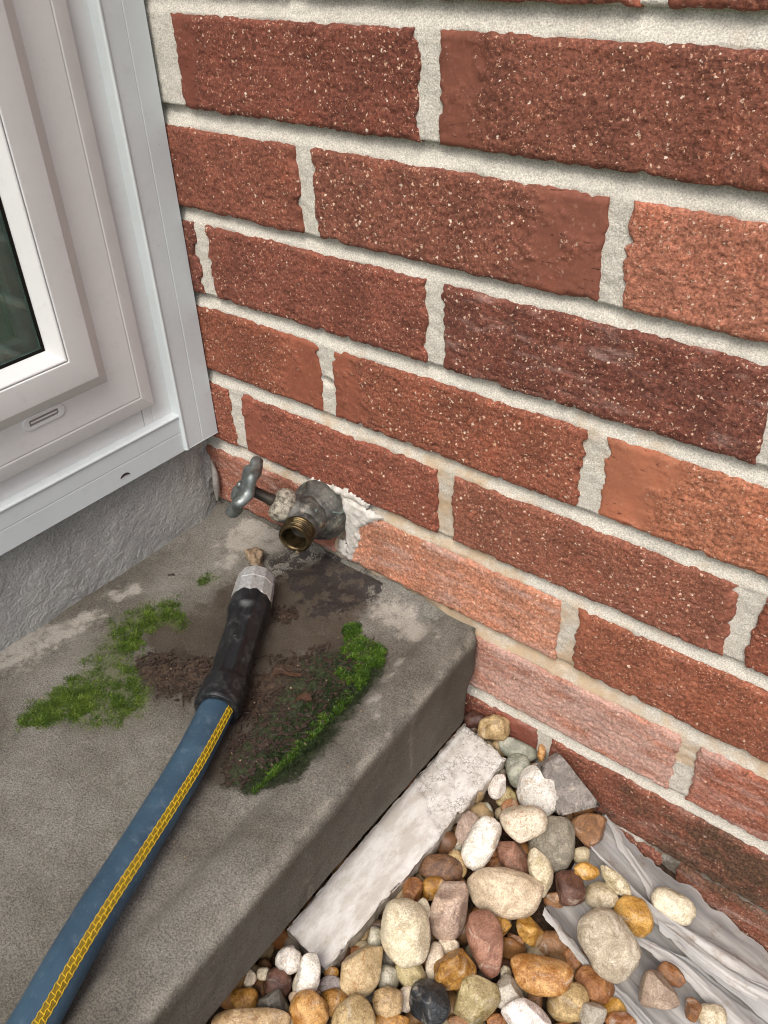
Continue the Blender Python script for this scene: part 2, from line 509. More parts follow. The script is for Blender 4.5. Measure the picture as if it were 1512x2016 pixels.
def mat_pebble(name, c1, c2, c3, vein=.35, rough=.5, fine=.26):
    t = NT('pebble_' + name)
    co = t.obj_co(3.0)
    a = t.noise(co, 85, 4, .62, 1.0, 'Color'); b = t.noise(co, 190, 5, .70, 1.8); g = t.noise(co, 850, 3, .75)
    sa = t.n('ShaderNodeSeparateColor'); t.put(sa.inputs[0], a)
    col = t.mix(t.ramp(sa.outputs[0], .36, .64), lin(c1, .80), lin(c2, 1.05))
    col = t.mix(t.ramp(b, .54, .68, 0, min(.9, vein + .15)), col, lin(c3, .88))
    col = t.mix(t.ramp(sa.outputs[1], .56, .72, 0, .45), col, lin('#cfc7b8'))
    col = t.mix(t.ramp(sa.outputs[2], .57, .70, 0, .5), col, t.mix(1.0, lin(c3), (.55, .5, .45, 1), 'MULTIPLY'))
    ln = t.math('ABSOLUTE', t.math('SUBTRACT', t.noise(co, 55, 3, .6, 1.5), .5))
    col = t.mix(t.ramp(ln, .0, .014, .55, 0), col, lin(c3, .75))
    col = t.scale(col, t.ramp(g, .30, .70, 1 - fine, 1 + fine))
    v = t.voro(co, 330, out=None)
    sp = t.math('MULTIPLY', t.ramp(v.outputs['Distance'], .08, .2, 1, 0), t.ramp(sa.outputs[0], .5, .62, 0, .55))
    col = t.mix(sp, col, lin('#43372b'))
    col = t.mix(1.0, col, t.attr('wash', 'Color', 'OBJECT'), 'MULTIPLY')
    h = t.math('ADD', t.math('MULTIPLY', g, .6), t.math('MULTIPLY', b, 1.0))
    return t.done(col, t.ramp(sa.outputs[1], .3, .7, rough - .12, rough + .14), t.bump(h, .7, .0010), spec=.45)

def mat_gravel():
    t = NT('mixed_gravel')
    co = t.geo()
    c = t.attr('tone', 'Color')
    n = t.noise(co, 140, 5, .65, .6)
    col = t.scale(c, t.ramp(n, .3, .7, .65, 1.2))
    col = t.scale(col, t.ramp(t.noise(co, 800, 3, .7), .3, .7, .82, 1.15))
    return t.done(col, .5, t.bump(n, .4, .0008), spec=.45)

def mat_soil():
    t = NT('dark_soil')
    co = t.geo()
    a = t.noise(co, 210, 6, .72); b = t.noise(co, 30, 4, .6)
    col = t.mix(t.ramp(a, .3, .72), lin('#231a13'), lin('#5a4635'))
    col = t.scale(col, t.ramp(b, .3, .7, .75, 1.2))
    return t.done(col, .9, t.bump(a, 1.0, .003), spec=.25)

def mat_film():
    t = NT('weathered_plastic_film')
    co = t.attr('flow', 'Color')
    mp = t.n('ShaderNodeMapping'); mp.inputs['Scale'].default_value = (1.6, 6, 1); t.put(mp.inputs['Vector'], co)
    n = t.noise(mp.outputs[0], 1.0, 5, .62)
    mp2 = t.n('ShaderNodeMapping'); mp2.inputs['Scale'].default_value = (2.5, 46, 1); t.put(mp2.inputs['Vector'], co)
    n2 = t.noise(mp2.outputs[0], 1.0, 3, .6)
    col = t.mix(t.ramp(n, .3, .7), (.34, .335, .325, 1), (.60, .58, .54, 1))
    col = t.mix(t.ramp(n2, .50, .66, 0, .45), col, (.27, .275, .29, 1))
    wp = t.geo()
    dirt = t.ramp(t.noise(wp, 60, 6, .72), .52, .70, 0, .6)
    col = t.mix(dirt, col, lin('#8a7458'))
    t.done(col, .58, t.bump(t.math('ADD', n, t.math('MULTIPLY', n2, .4)), .2, .0010), spec=.3)
    trn = t.n('ShaderNodeBsdfTransparent'); trn.inputs[0].default_value = (.93, .93, .93, 1)
    mx = t.n('ShaderNodeMixShader')
    t.put(mx.inputs[0], t.math('MULTIPLY', t.attr('thin'), t.ramp(n, .30, .70, 1.15, .8)))
    t.t.links.new(t.b.outputs[0], mx.inputs[1]); t.t.links.new(trn.outputs[0], mx.inputs[2])
    t.t.links.new(mx.outputs[0], t.t.nodes['Material Output'].inputs['Surface'])
    return t.m

def mat_moss(name, a, b, c):
    t = NT(name)
    f = t.attr('tone')
    col = t.mix(t.ramp(f, 0, .5, 0, 1, False), lin(a), lin(b))
    col = t.mix(t.ramp(f, .5, 1, 0, 1, False), col, lin(c))
    t.done(col, .55, spec=.35)
    t.b.inputs['Subsurface Weight'].default_value = 0.0
    tl = t.n('ShaderNodeBsdfTranslucent'); t.put(tl.inputs[0], col)
    mx = t.n('ShaderNodeMixShader'); mx.inputs[0].default_value = .3
    t.t.links.new(t.b.outputs[0], mx.inputs[1]); t.t.links.new(tl.outputs[0], mx.inputs[2])
    t.t.links.new(mx.outputs[0], t.t.nodes['Material Output'].inputs['Surface'])
    return t.m

def mat_plaster():
    t = NT('white_filler')
    co = t.geo()
    a = t.noise(co, 150, 6, .7)
    col = t.mix(t.ramp(a, .3, .7), lin('#b3ada2'), lin('#dcd9d2'))
    col = t.mix(t.ramp(t.noise(co, 90, 5, .7), .58, .74, 0, .6), col, lin('#8a7a68'))
    return t.done(col, .8, t.bump(a, .9, .0012), spec=.3)

def mat_lawn():
    t = NT('lawn_grass')
    co = t.geo()
    col = t.mix(t.ramp(t.noise(co, 1.5, 6, .7), .3, .7), (.055, .095, .03, 1), (.09, .14, .045, 1))
    return t.done(col, .9, spec=.2)

BRICK = mat_brick('rough_red_brick', False); BRICK_S = mat_brick('soiled_red_brick', True); MORTAR = mat_mortar(); CONCRETE = mat_concrete(); PARGE = mat_parge()
TRIM = mat_vinyl('painted_aluminium_trim', '#d2dadb', .36); VINYL = mat_vinyl('white_vinyl', '#dfe0de', .36)
GLASS = mat_glass(); SPACER = mat_plain('glazing_spacer', '#5d6b66', .5); ROOM = mat_plain('pale_interior', '#b3bdb6', .8, sc=12)
DARK = mat_plain('dark_void', '#141210', .9, spec=.1); FAUCET = mat_faucet(); PACK = mat_packing(); ZINC = mat_zinc(); BRASS = mat_brass()
NUT = mat_nut(); RUBBER = mat_rubber(); HOSE = mat_hose()
STRIPE = mat_plain('dull_yellow_stripe', '#7f6a1a', .45, var=.12, sc=300)
BRAID = mat_plain('yellow_thread', '#d9b522', .4, var=.12, sc=300)
MARBLE = mat_marble(); GRAVEL = mat_gravel(); SOIL = mat_soil(); FILM_M = mat_film(); PLASTER_M = mat_plaster(); LAWN = mat_lawn()
MOSS_A = mat_moss('fresh_moss', '#283a0e', '#4a6318', '#8a9e42')
MOSS_B = mat_moss('bright_moss', '#20330c', '#3f6014', '#7d9c36')
MOSS_D = mat_moss('dark_wet_moss', '#141c0c', '#283817', '#4c5e30')
DRYLEAF = mat_plain('dry_leaf', '#97836a', .75, var=.35, sc=260, bmp=.6)
LITTER = mat_plain('brown_leaf_litter', '#33251c', .7, var=.5, sc=300, bmp=.4)
FLAKE = mat_plain('rusty_leaf_flake', '#453022', .55, var=.35, sc=200, bmp=.4)
CAULK = mat_plain('grey_caulk', '#8d8a84', .25, var=.2, sc=160)
WATER = mat_plain('water_drop', '#6b5f4d', .05, var=.02, bmp=0)
PM = {
    'tan': ('#a58a5c', '#c4ab7e', '#7b5f3b', .5, .5), 'greygreen': ('#8f9384', '#a9ab9a', '#767566', .4, .5),
    'orange': ('#b07838', '#cba066', '#8a5426', .45, .36), 'white': ('#d8d4cb', '#e6e2da', '#b08a5c', .38, .6),
    'veined': ('#d2c3a8', '#e0d3bd', '#b07a44', .75, .45), 'chalk': ('#d3cfc3', '#dfdbd0', '#b9ae98', .3, .45),
    'red': ('#8d6350', '#a07763', '#6f4636', .4, .55), 'grey': ('#8f897a', '#a49e8e', '#6f685a', .5, .65),
    'brown': ('#7d5a3e', '#95704f', '#b7762f', .4, .45), 'creamchip': ('#c4b48f', '#d6cbb0', '#8d744a', .5, .5),
    'beige': ('#cdb99c', '#d9c8ae', '#bfa585', .3, .55), 'darkbrown': ('#5d4232', '#7c5b41', '#3c2820', .55, .38),
    'rose': ('#b39a85', '#cbb59d', '#86706a', .5, .5), 'amber': ('#9c6c2c', '#bd8f49', '#6e451b', .5, .28),
    'cream': ('#d6c8ac', '#e2d7c1', '#bda57c', .35, .52), 'gold': ('#bd8b3a', '#d0a55a', '#8d5f25', .5, .38),
    'rust': ('#cbb184', '#d9c49c', '#b3702a', .7, .42), 'olive': ('#a39465', '#bbae84', '#7b6335', .55, .36),
    'clear': ('#b4ae99', '#c9c4b3', '#938a72', .4, .26), 'black': ('#23272a', '#33383b', '#50524f', .35, .26),
    'slate': ('#6f6c66', '#84807a', '#56514b', .4, .42), 'maroon': ('#54392f', '#6b4b3d', '#35231d', .5, .34),
    'speckle': ('#bd9e70', '#cfb68e', '#8b5f38', .75, .5), 'orangebrown': ('#8c5a33', '#a5744a', '#6a4024', .5, .32),
    'greycream': ('#b3a58c', '#c2b7a1', '#948670', .45, .66), 'pale': ('#b9ab88', '#cabfa2', '#a28e62', .4, .4),
    'rosegrey': ('#a58f7f', '#b7a493', '#8b7464', .5, .6), 'lilac': ('#a29a98', '#b3acaa', '#8a8280', .4, .35),
}
PEB_M = {k: mat_pebble(k, *v) for k, v in PM.items()}

# ------------------------------------------------------------------ brick wall (face at y = 0, facing -Y)
BH, COURSE, JW = 0.0553, 0.0677, 0.0129
DZ = {1: -1.1, 2: -1.4, 3: .6, 4: 1.4, 5: 1.4, 6: 1.4, 7: -2.4, 8: -3.0, 9: 4.0}
def row_top(r): return 0.470 - r * COURSE + DZ.get(r, 0) / 1000.0
JOINTS = {0: (321.7,), 1: (-6.0, 203.0), 2: (106.6, 319.6), 3: (-4.2, 206.8, 417.4), 4: (111.4, 323.0), 5: (6.1, 216.5, 427.0),
          6: (112.0, 319.4), 7: (208.0, 416.7), 8: (311.4,), 9: (206.0, 425.0)}
X_MIN, X_MAX, ROW_MIN, ROW_MAX = -0.075, 1.02, -6, 10
def row_joints(r):
    js = [j / 1000 for j in JOINTS.get(r, (0.0 if r % 2 else 105.6,))]
    while js[0] > X_MIN: js.insert(0, js[0] - 0.2113)
    while js[-1] < X_MAX: js.append(js[-1] + 0.2113)
    return js

wall = thing('brick_wall', 'red wire-cut brick wall with pale sandy mortar, on the tap side of the corner', 'wall', (0.0, 0.03, -0.2))

# (row, index of the joint on its left): colour, smooth band left mm, right mm, bloom, dirt
BR = {
    (0, 1): ('#8d5144', 0, 12, 0, 0), (0, 2): ('#7c4438', 30, 0, 0, 0),
    (1, 1): ('#72392f', 26, 0, 0, 0), (1, 2): ('#784236', 32, 0, 0, 0),
    (2, 1): ('#7f4538', 0, 6, 0, 0), (2, 2): ('#7c463a', 0, 46, 0, 0), (2, 3): ('#ab6b58', 0, 0, 0, 0),
    (3, 0): ('#6c3831', 0, 0, 0, 0), (3, 1): ('#7b4136', 11, 0, 0, 0), (3, 2): ('#6a3730', 7, 0, .10, 0), (3, 3): ('#7c4437', 20, 0, 0, 0),
    (4, 1): ('#8a4b39', 0, 36, 0, 0), (4, 2): ('#894b3a', 30, 0, 0, 0), (4, 3): ('#ab6a52', 46, 0, 0, 0),
    (5, 0): ('#8a4b3c', 0, 0, 0, 0), (5, 1): ('#8a4b3d', 30, 0, 0, 0), (5, 2): ('#8a5142', 0, 8, 0, 0), (5, 3): ('#884938', 0, 0, 0, 0),
    (6, 1): ('#9a6152', 10, 30, .22, .0), (6, 2): ('#c2846c', 0, 0, .22, 0), (6, 3): ('#92533f', 8, 0, 0, 0),
    (7, 1): ('#a3695a', 0, 0, .3, .05), (7, 2): ('#b37866', 0, 0, .46, .0), (7, 3): ('#9d5d4c', 0, 0, .25, 0),
    (8, 1): ('#7a4036', 30, 30, .15, .1), (8, 2): ('#80493b', 0, 0, .1, .34), (8, 3): ('#7d4638', 0, 0, .1, .40),
    (9, 1): ('#74443a', 0, 0, .1, .5), (9, 2): ('#7d493d', 0, 0, .1, .5), (9, 3): ('#86503f', 0, 0, .2, .30),
}
def brick_mesh(w, h, seed, res, bl=0, br=0, bloom=0, dirt=0):
    e = np.array([0, .0006, .0016, .003])
    def line(L):
        n = max(4, int((L - .006) / res))
        return np.concatenate([e, np.linspace(.003, L - .003, n)[1:-1], L - e[::-1]])
    xs, zs_ = line(w) - w / 2, line(h) - h / 2
    X, Z = np.meshgrid(xs, zs_, indexing='ij')
    P0 = xyz(X, seed * 3.7, Z)
    dx = np.minimum(X + w / 2, w / 2 - X); dz = np.minimum(Z + h / 2, h / 2 - Z)
    # ragged, chipped perimeter
    fx = np.clip(1 - dx / .008, 0, 1); fz = np.clip(1 - dz / .006, 0, 1)
    rag = fbm(P0 * 210, 3, seed); rag2 = fbm(P0 * 55 + 9, 2, seed + 40)
    chip = np.clip(fbm(P0 * 120 + 31, 2, seed + 70) - .30, 0, 1)
    sx = -np.sign(X); sz = -np.sign(Z)
    X2 = X + sx * fx * (rag * .0020 + rag2 * .0016 + chip * .008)
    Z2 = Z + sz * fz * (rag * .0011 + rag2 * .0011 + chip * .003)
    edge = np.minimum(dx, dz)
    rnd = np.clip(1 - edge / .0028, 0, 1)
    band = np.zeros_like(X)
    if bl: band = np.maximum(band, np.clip((bl / 1000 - (X + w / 2) + rag2 * .014 + rag * .010) / .011, 0, 1))
    if br: band = np.maximum(band, np.clip((br / 1000 - (w / 2 - X) + rag2 * .014 + rag * .010) / .011, 0, 1))
    gr = fbm(P0 * 500, 2, seed + 5)
    Ps = P0 * np.array([(1, .75, .5, .3)[seed % 4], 1, 1.9])
    band = band * np.clip(1.25 - 1.6 * np.clip(fbm(P0 * 75 + 3, 3, seed + 22), 0, 1), 0, 1)
    rough = gr * .00075 + fbm(Ps * 150, 2, seed + 6) * .00018 - np.clip(fbm(Ps * 400 + 5, 2, seed + 16) - .32, 0, 1) * .0024
    Y = -rough * (1 - .72 * band) + fbm(P0 * 14, 2, seed + 9) * .0007 + rnd ** 2 * (.0016 + .0012 * np.abs(rag)) + .0008 * band + chip * rnd * .003
    V = xyz(X2, Y, Z2); nu, nv = X.shape
    loop = [i * nv for i in range(nu)] + [(nu - 1) * nv + j for j in range(1, nv)] + [i * nv + nv - 1 for i in range(nu - 2, -1, -1)] + [j for j in range(nv - 2, 0, -1)]
    Vf = V.reshape(-1, 3); back = Vf[loop].copy(); back[:, 1] = .028
    n0 = len(Vf); L = len(loop)
    F = grid_faces(nu, nv)
    side = np.array([[loop[k], n0 + k, n0 + (k + 1) % L, loop[(k + 1) % L]] for k in range(L)])
    A = lambda a: np.concatenate([a.ravel(), np.zeros(L)])
    zn = (Z + h / 2) / h
    return np.vstack([Vf, back]), np.vstack([F, side]), {'band': A(band), 'bloom': A(np.full_like(X, bloom)), 'dirt': A(dirt * (1.35 - zn) if not callable(dirt) else dirt(X, Z))}

cheap = {}
rng = random.Random(5)
for r in range(ROW_MIN, ROW_MAX):
    js = row_joints(r)
    zt = row_top(r)
    base = 1 if (r not in JOINTS) else None
    # index of the joint list entry that corresponds to the first listed joint
    first = JOINTS.get(r, (0,))[0] / 1000 if r in JOINTS else js[0]
    i0 = min(range(len(js)), key=lambda k: abs(js[k] - first))
    for k in range(len(js) - 1):
        a, b = js[k] + JW / 2, js[k + 1] - JW / 2
        if b < X_MIN + .01 or (r == 1 and b < 0): continue
        a = max(a, X_MIN)
        key = (r, k - i0 + 1 if (r in JOINTS and JOINTS[r][0] < 50) else k - i0 + 2)
        seen = (0 <= r <= 9) and a < .56 and b > -.02
        hexc, bl, br_, bloom, dirt = BR.get(key, (rng.choice(['#7b4337', '#8a4b3c', '#70392f', '#95553f', '#804639']), 0, rng.choice([0, 0, 28]), 0, .3 if r > 8 else 0))
        seed = r * 31 + k * 7 + 400
        if seen:
            if r >= 8:
                cx_, cz_ = (a + b) / 2, zt - BH / 2
                dirt = (lambda cx_, cz_, r: lambda X, Z: np.clip(.22 + .50 * np.exp(-((X + cx_ - .47) / .075) ** 2 - ((Z + cz_ + .095) / .030) ** 2) + .3 * np.exp(-((Z + cz_ + .132) / .012) ** 2) * (X + cx_ > .36) - (.22 if X.mean() + cx_ < .40 else .1), 0, 1))(cx_, cz_, r)
            V, F, at = brick_mesh(b - a, BH, seed, .00115, bl, br_, bloom, dirt)
            me = mesh_data('brick', V, F, BRICK_S if r >= 6 or bloom else BRICK, True, at)
        else:
            w = round(b - a, 2)
            if w < .02: continue
            if w not in cheap:
                V, F, at = brick_mesh(b - a, BH, 900 + len(cheap), .012, 0, 0, 0, .0)
                cheap[w] = mesh_data('brick', V, F, BRICK, True, at)
            me = cheap[w]
        o = obj('brick', me)
        o.location = ((a + b) / 2, 0, zt - BH / 2)
        o.color = lin(hexc)
        at_origin(o, wall)

# mortar: weathered bed joints (deep at the top, almost flush at the bottom) and fuller head joints
def mortar():
    def patch(xs, zs_, full):
        X, Z = np.meshgrid(xs, zs_, indexing='ij')
        depth = np.full_like(X, .0045); hide = np.zeros(X.shape, bool)
        for r in range(ROW_MIN - 1, ROW_MAX + 1):
            zt = row_top(r); zb = zt - BH; zn = row_top(r + 1)
            inb = (Z <= zt) & (Z > zb)
            if inb.any():
                js = np.array(row_joints(r)); d = np.abs(X[..., None] - js).min(-1)
                depth = np.where(inb, .0032 + .0006 * np.sin(X * 90), depth)
                hide |= inb & (X > -.004) & (d > JW / 2 + .006) & (Z < zt - .005) & (Z > zb + .005)
            inj = (Z <= zb) & (Z > zn)
            tt = np.clip((Z - zn) / (zb - zn), 0, 1)
            depth = np.where(inj, .0028 + .0062 * tt, depth)
        P = xyz(X, 0, Z)
        depth = depth + fbm(P * 260, 3, 3) * .0007 + fbm(P * 70, 3, 8) * .0008
        # eroded joint low on the right, and the hole knocked out round the pipe
        er = np.clip(1 - np.hypot((X - .44) / .10, (Z + .122 + (X - .44) * .02) / .014), 0, 1)
        depth = depth + er * .02
        hole = np.clip(1 - np.hypot((X - .112) / .030, (Z - .055) / .034), 0, 1)
        depth = depth + np.clip(hole * 3, 0, 1) * .012
        gap = np.clip(1 - np.hypot((X - .1114) / .007, (Z - .172) / .004), 0, 1)
        depth = depth + gap * .01
        stain = np.clip((.24 - Z) / .26, 0, 1) * .62 + .25 * vnoise(P * 9, 4)
        stain = np.where(Z < -.03, stain * .35, stain)
        grime = np.clip((-.075 - Z) / .06, 0, 1) * np.clip((X - .33) / .1, 0, 1) * .75 + er * .6
        F = grid_faces(*X.shape)
        keep = ~hide.ravel()[F].all(1)
        return xyz(X, depth, Z).reshape(-1, 3), F[keep], stain.ravel(), grime.ravel()
    z_lo, z_hi = row_top(ROW_MAX), row_top(ROW_MIN - 1) - BH - .002
    a = patch(np.arange(-.06, .5601, .0016), np.arange(-.185, .5, .0014), True)
    b = patch(np.arange(.56, X_MAX, .012), np.arange(z_lo, z_hi, .003), False)
    c = patch(np.concatenate([np.arange(-.06, .56, .012), [.56]]), np.arange(.4990, z_hi, .003), False)
    Vs = np.vstack([a[0], b[0], c[0]]); n1 = len(a[0]); n2 = n1 + len(b[0])
    Fs = np.vstack([a[1], b[1] + n1, c[1] + n2])
    return Vs, Fs, {'stain': np.concatenate([a[2], b[2], c[2]]), 'grime': np.concatenate([a[3], b[3], c[3]])}
V, F, at = mortar()
at_origin(build('mortar', V, F, MORTAR, None, True, at), wall)
V, F = box_vf(X_MIN, X_MAX, .0285, .10, row_top(ROW_MAX), row_top(ROW_MIN) + .01)
at_origin(build('backing', V, F, MORTAR, None, False), wall)

# white filler smeared round the pipe hole
def blob_patch(poly, y0, amp, seed, res=.0011):
    poly = np.array(poly, float) / 1000
    lo, hi = poly.min(0) - .004, poly.max(0) + .004
    X, Z = np.meshgrid(np.arange(lo[0], hi[0], res), np.arange(lo[1], hi[1], res), indexing='ij')
    inside = np.zeros(X.shape, bool); dist = np.full(X.shape, 1.0)
    n = len(poly)
    for i in range(n):
        p, q = poly[i], poly[(i + 1) % n]
        c = ((p[1] > Z) != (q[1] > Z)) & (X < (q[0] - p[0]) * (Z - p[1]) / (q[1] - p[1] + 1e-12) + p[0])
        inside ^= c
        d = q - p; tt = np.clip(((X - p[0]) * d[0] + (Z - p[1]) * d[1]) / (d @ d), 0, 1)
        dist = np.minimum(dist, np.hypot(X - p[0] - tt * d[0], Z - p[1] - tt * d[1]))
    sd_ = np.where(inside, dist, -dist) + fbm(xyz(X, 0, Z) * 260, 3, seed) * .0028
    hgt = np.clip(sd_ / .004, 0, 1) ** .6
    Y = y0 - hgt * amp - fbm(xyz(X, 0, Z) * 170, 3, seed + 3) * .0012 * hgt
    F = grid_faces(*X.shape); keep = (sd_.ravel()[F] > -.0002).all(1)
    return xyz(X, Y, Z).reshape(-1, 3), F[keep]
PLASTER = [[117, 80], [133, 77], [144, 74], [162, 71], [150, 62], [138, 51], [134, 31], [126, 10], [119, 10], [118, 32], [117, 52]]
PL2 = [[80, 80], [108, 83], [129, 83], [148, 79], [144, 73], [128, 74], [107, 75], [85, 76]]
V, F = blob_patch(PLASTER, .0030, .0050, 21); at_origin(tag(build('filler_patch', V, F, PLASTER_M), 'white filler smeared beside the tap flange'), wall)
V, F = blob_patch(PL2, .0010, .0030, 27); at_origin(tag(build('filler_patch', V, F, PLASTER_M), 'thin white filler edge above the tap flange'), wall)
V, F = blob_patch([[108, 14], [121, 8], [124, 20], [116, 30], [108, 24]], .004, .004, 33); at_origin(build('filler_patch', V, F, PLASTER_M), wall)

# ------------------------------------------------------------------ ground
def zs_np(x): return np.interp(x, [.2, .28, .40, .52, .7, 1.2], [-.098, -.104, -.138, -.172, -.19, -.20])
X, Y = np.meshgrid(np.arange(.12, 1.3, .006), np.arange(-1.0, .02, .006), indexing='ij')
Z = zs_np(X) - .006 + fbm(xyz(X, Y) * 60, 3, 2) * .004
border = np.minimum(np.minimum(X - .12 + .2, 1.3 - X), Y + 1.0)
Z = Z - np.clip(1 - border / .08, 0, 1) * .05
o = build('soil_bed', xyz(X, Y, Z).reshape(-1, 3), grid_faces(*X.shape), SOIL)
tag(o, 'dark soil under the pebbles', kind='structure')
V = [(-80, -80, -.212), (80, -80, -.212), (80, 80, -.212), (-80, 80, -.212)]
o = build('lawn', V, [(0, 1, 2, 3)], LAWN, None, False); tag(o, 'green lawn reaching away from the house', kind='structure')

# crumbly soil banked against the foot of the wall
X, T = np.meshgrid(np.arange(.33, .75, .0028), np.linspace(0, 1, 16), indexing='ij')
n = fbm(xyz(X * 1, T * .03, 0) * 90, 4, 12)
top = np.interp(X, [.33, .38, .42, .47, .52, .75], [-.128, -.140, -.150, -.158, -.168, -.188]) + fbm(xyz(X) * 45, 3, 5) * .008
Yb = .012 - T * .040
Zb = top * (1 - T ** .8) + (zs_np(X) - .010) * T ** .8 + n * .0045 * (.3 + T)
Yb = Yb + n * .003
o = build('soil_bank', xyz(X, Yb, Zb).reshape(-1, 3), grid_faces(*X.shape)[:, ::-1], SOIL); tag(o, 'crumbly brown soil banked along the foot of the brick wall', kind='stuff')

# ------------------------------------------------------------------ concrete sill slab
def in_blobs(px, py, blobs, soft=1.0):
    f = np.full(px.shape, -1.0)
    for x, y, r in blobs:
        f = np.maximum(f, 1 - np.hypot(px * 1000 - x, py * 1000 - y) / (r * soft))
    return f
def smooth_blobs(px, py, blobs):
    f = np.zeros(px.shape)
    for x, y, r in blobs:
        f = f + np.exp(-((px * 1000 - x) ** 2 + (py * 1000 - y) ** 2) / (2 * (r * .62) ** 2))
    return np.clip(f, 0, 1)
BLACK = [(80, -11, 20.0), (119, -16, 26.7), (146, -16, 20.0), (131, -42, 18.8), (91, -28, 17.6), (64, -19, 15.1)]
WHITE = [(191, -20, 19.2), (212, -25, 16.1), (173, -22, 13.9), (222, -76, 8.4), (228, -101, 8.2), (219, -57, 7.8), (241, -112, 4.8), (-21, -213, 22.5), (-27, -231, 22.2), (-13, -190, 15.5), (-7, -169, 13.9), (-12, -140, 11.5), (-5, -125, 8.7), (47, -13, 20.4), (17, -31, 19.5), (19, -11, 20.9), (32, -54, 12.5)]
ALGAE = [(203, -145, 26.0), (204, -176, 23.1), (199, -114, 22.8), (199, -91, 21.2), (185, -125, 20.7), (196, -187, 15.4), (200, -199, 11.3), (198, -160, 23.7), (177, -94, 17.2), (195, -68, 15.7)]
WET_SHADE = [(131, -89, 40.4), (120, -54, 37.4), (123, -21, 38.5), (92, -163, 32.3), (154, -124, 38.3), (173, -173, 31.8), (157, -83, 31.0), (86, -121, 27.1), (189, -150, 36.2), (53, -139, 22.8), (68, -77, 23.8), (186, -195, 23.1)]
DIRT = [(88, -169, 19.3), (105, -159, 17.1), (73, -171, 13.0), (160, -119, 21.3), (165, -146, 20.6), (188, -183, 15.5), (194, -199, 11.4), (115, -72, 11.6)]
MOSSA = [(44, -247, 12.4), (47, -228, 15.9), (49, -207, 18.0), (41, -181, 20.3), (27, -161, 20.0), (23, -135, 15.0), (33, -122, 13.1), (72, -217, 16.6), (62, -234, 14.8), (72, -190, 15.4), (44, -124, 9.3), (59, -249, 8.1)]
MOSSSPARSE = [(94, -201, 16.6), (88, -214, 16.4), (44, -255, 12.3), (55, -130, 9.2), (35, -77, 9.8), (34, -138, 13.9), (33, -86, 6.8), (82, -230, 12.2)]
MOSSB = [(171, -52, 9.0), (198, -63, 11.4), (188, -70, 13.1), (207, -69, 6.9), (202, -89, 11.0), (172, -65, 8.9), (209, -86, 5.1), (213, -105, 5.0), (214, -120, 4.9), (215, -134, 4.8), (215, -148, 4.3), (215, -162, 4.3), (214, -176, 4.2), (213, -190, 3.8), (211, -201, 3.4)]
CREASE = [(214 + .04 * max(0, -y - 210), y) for y in range(-60, -420, -10)]

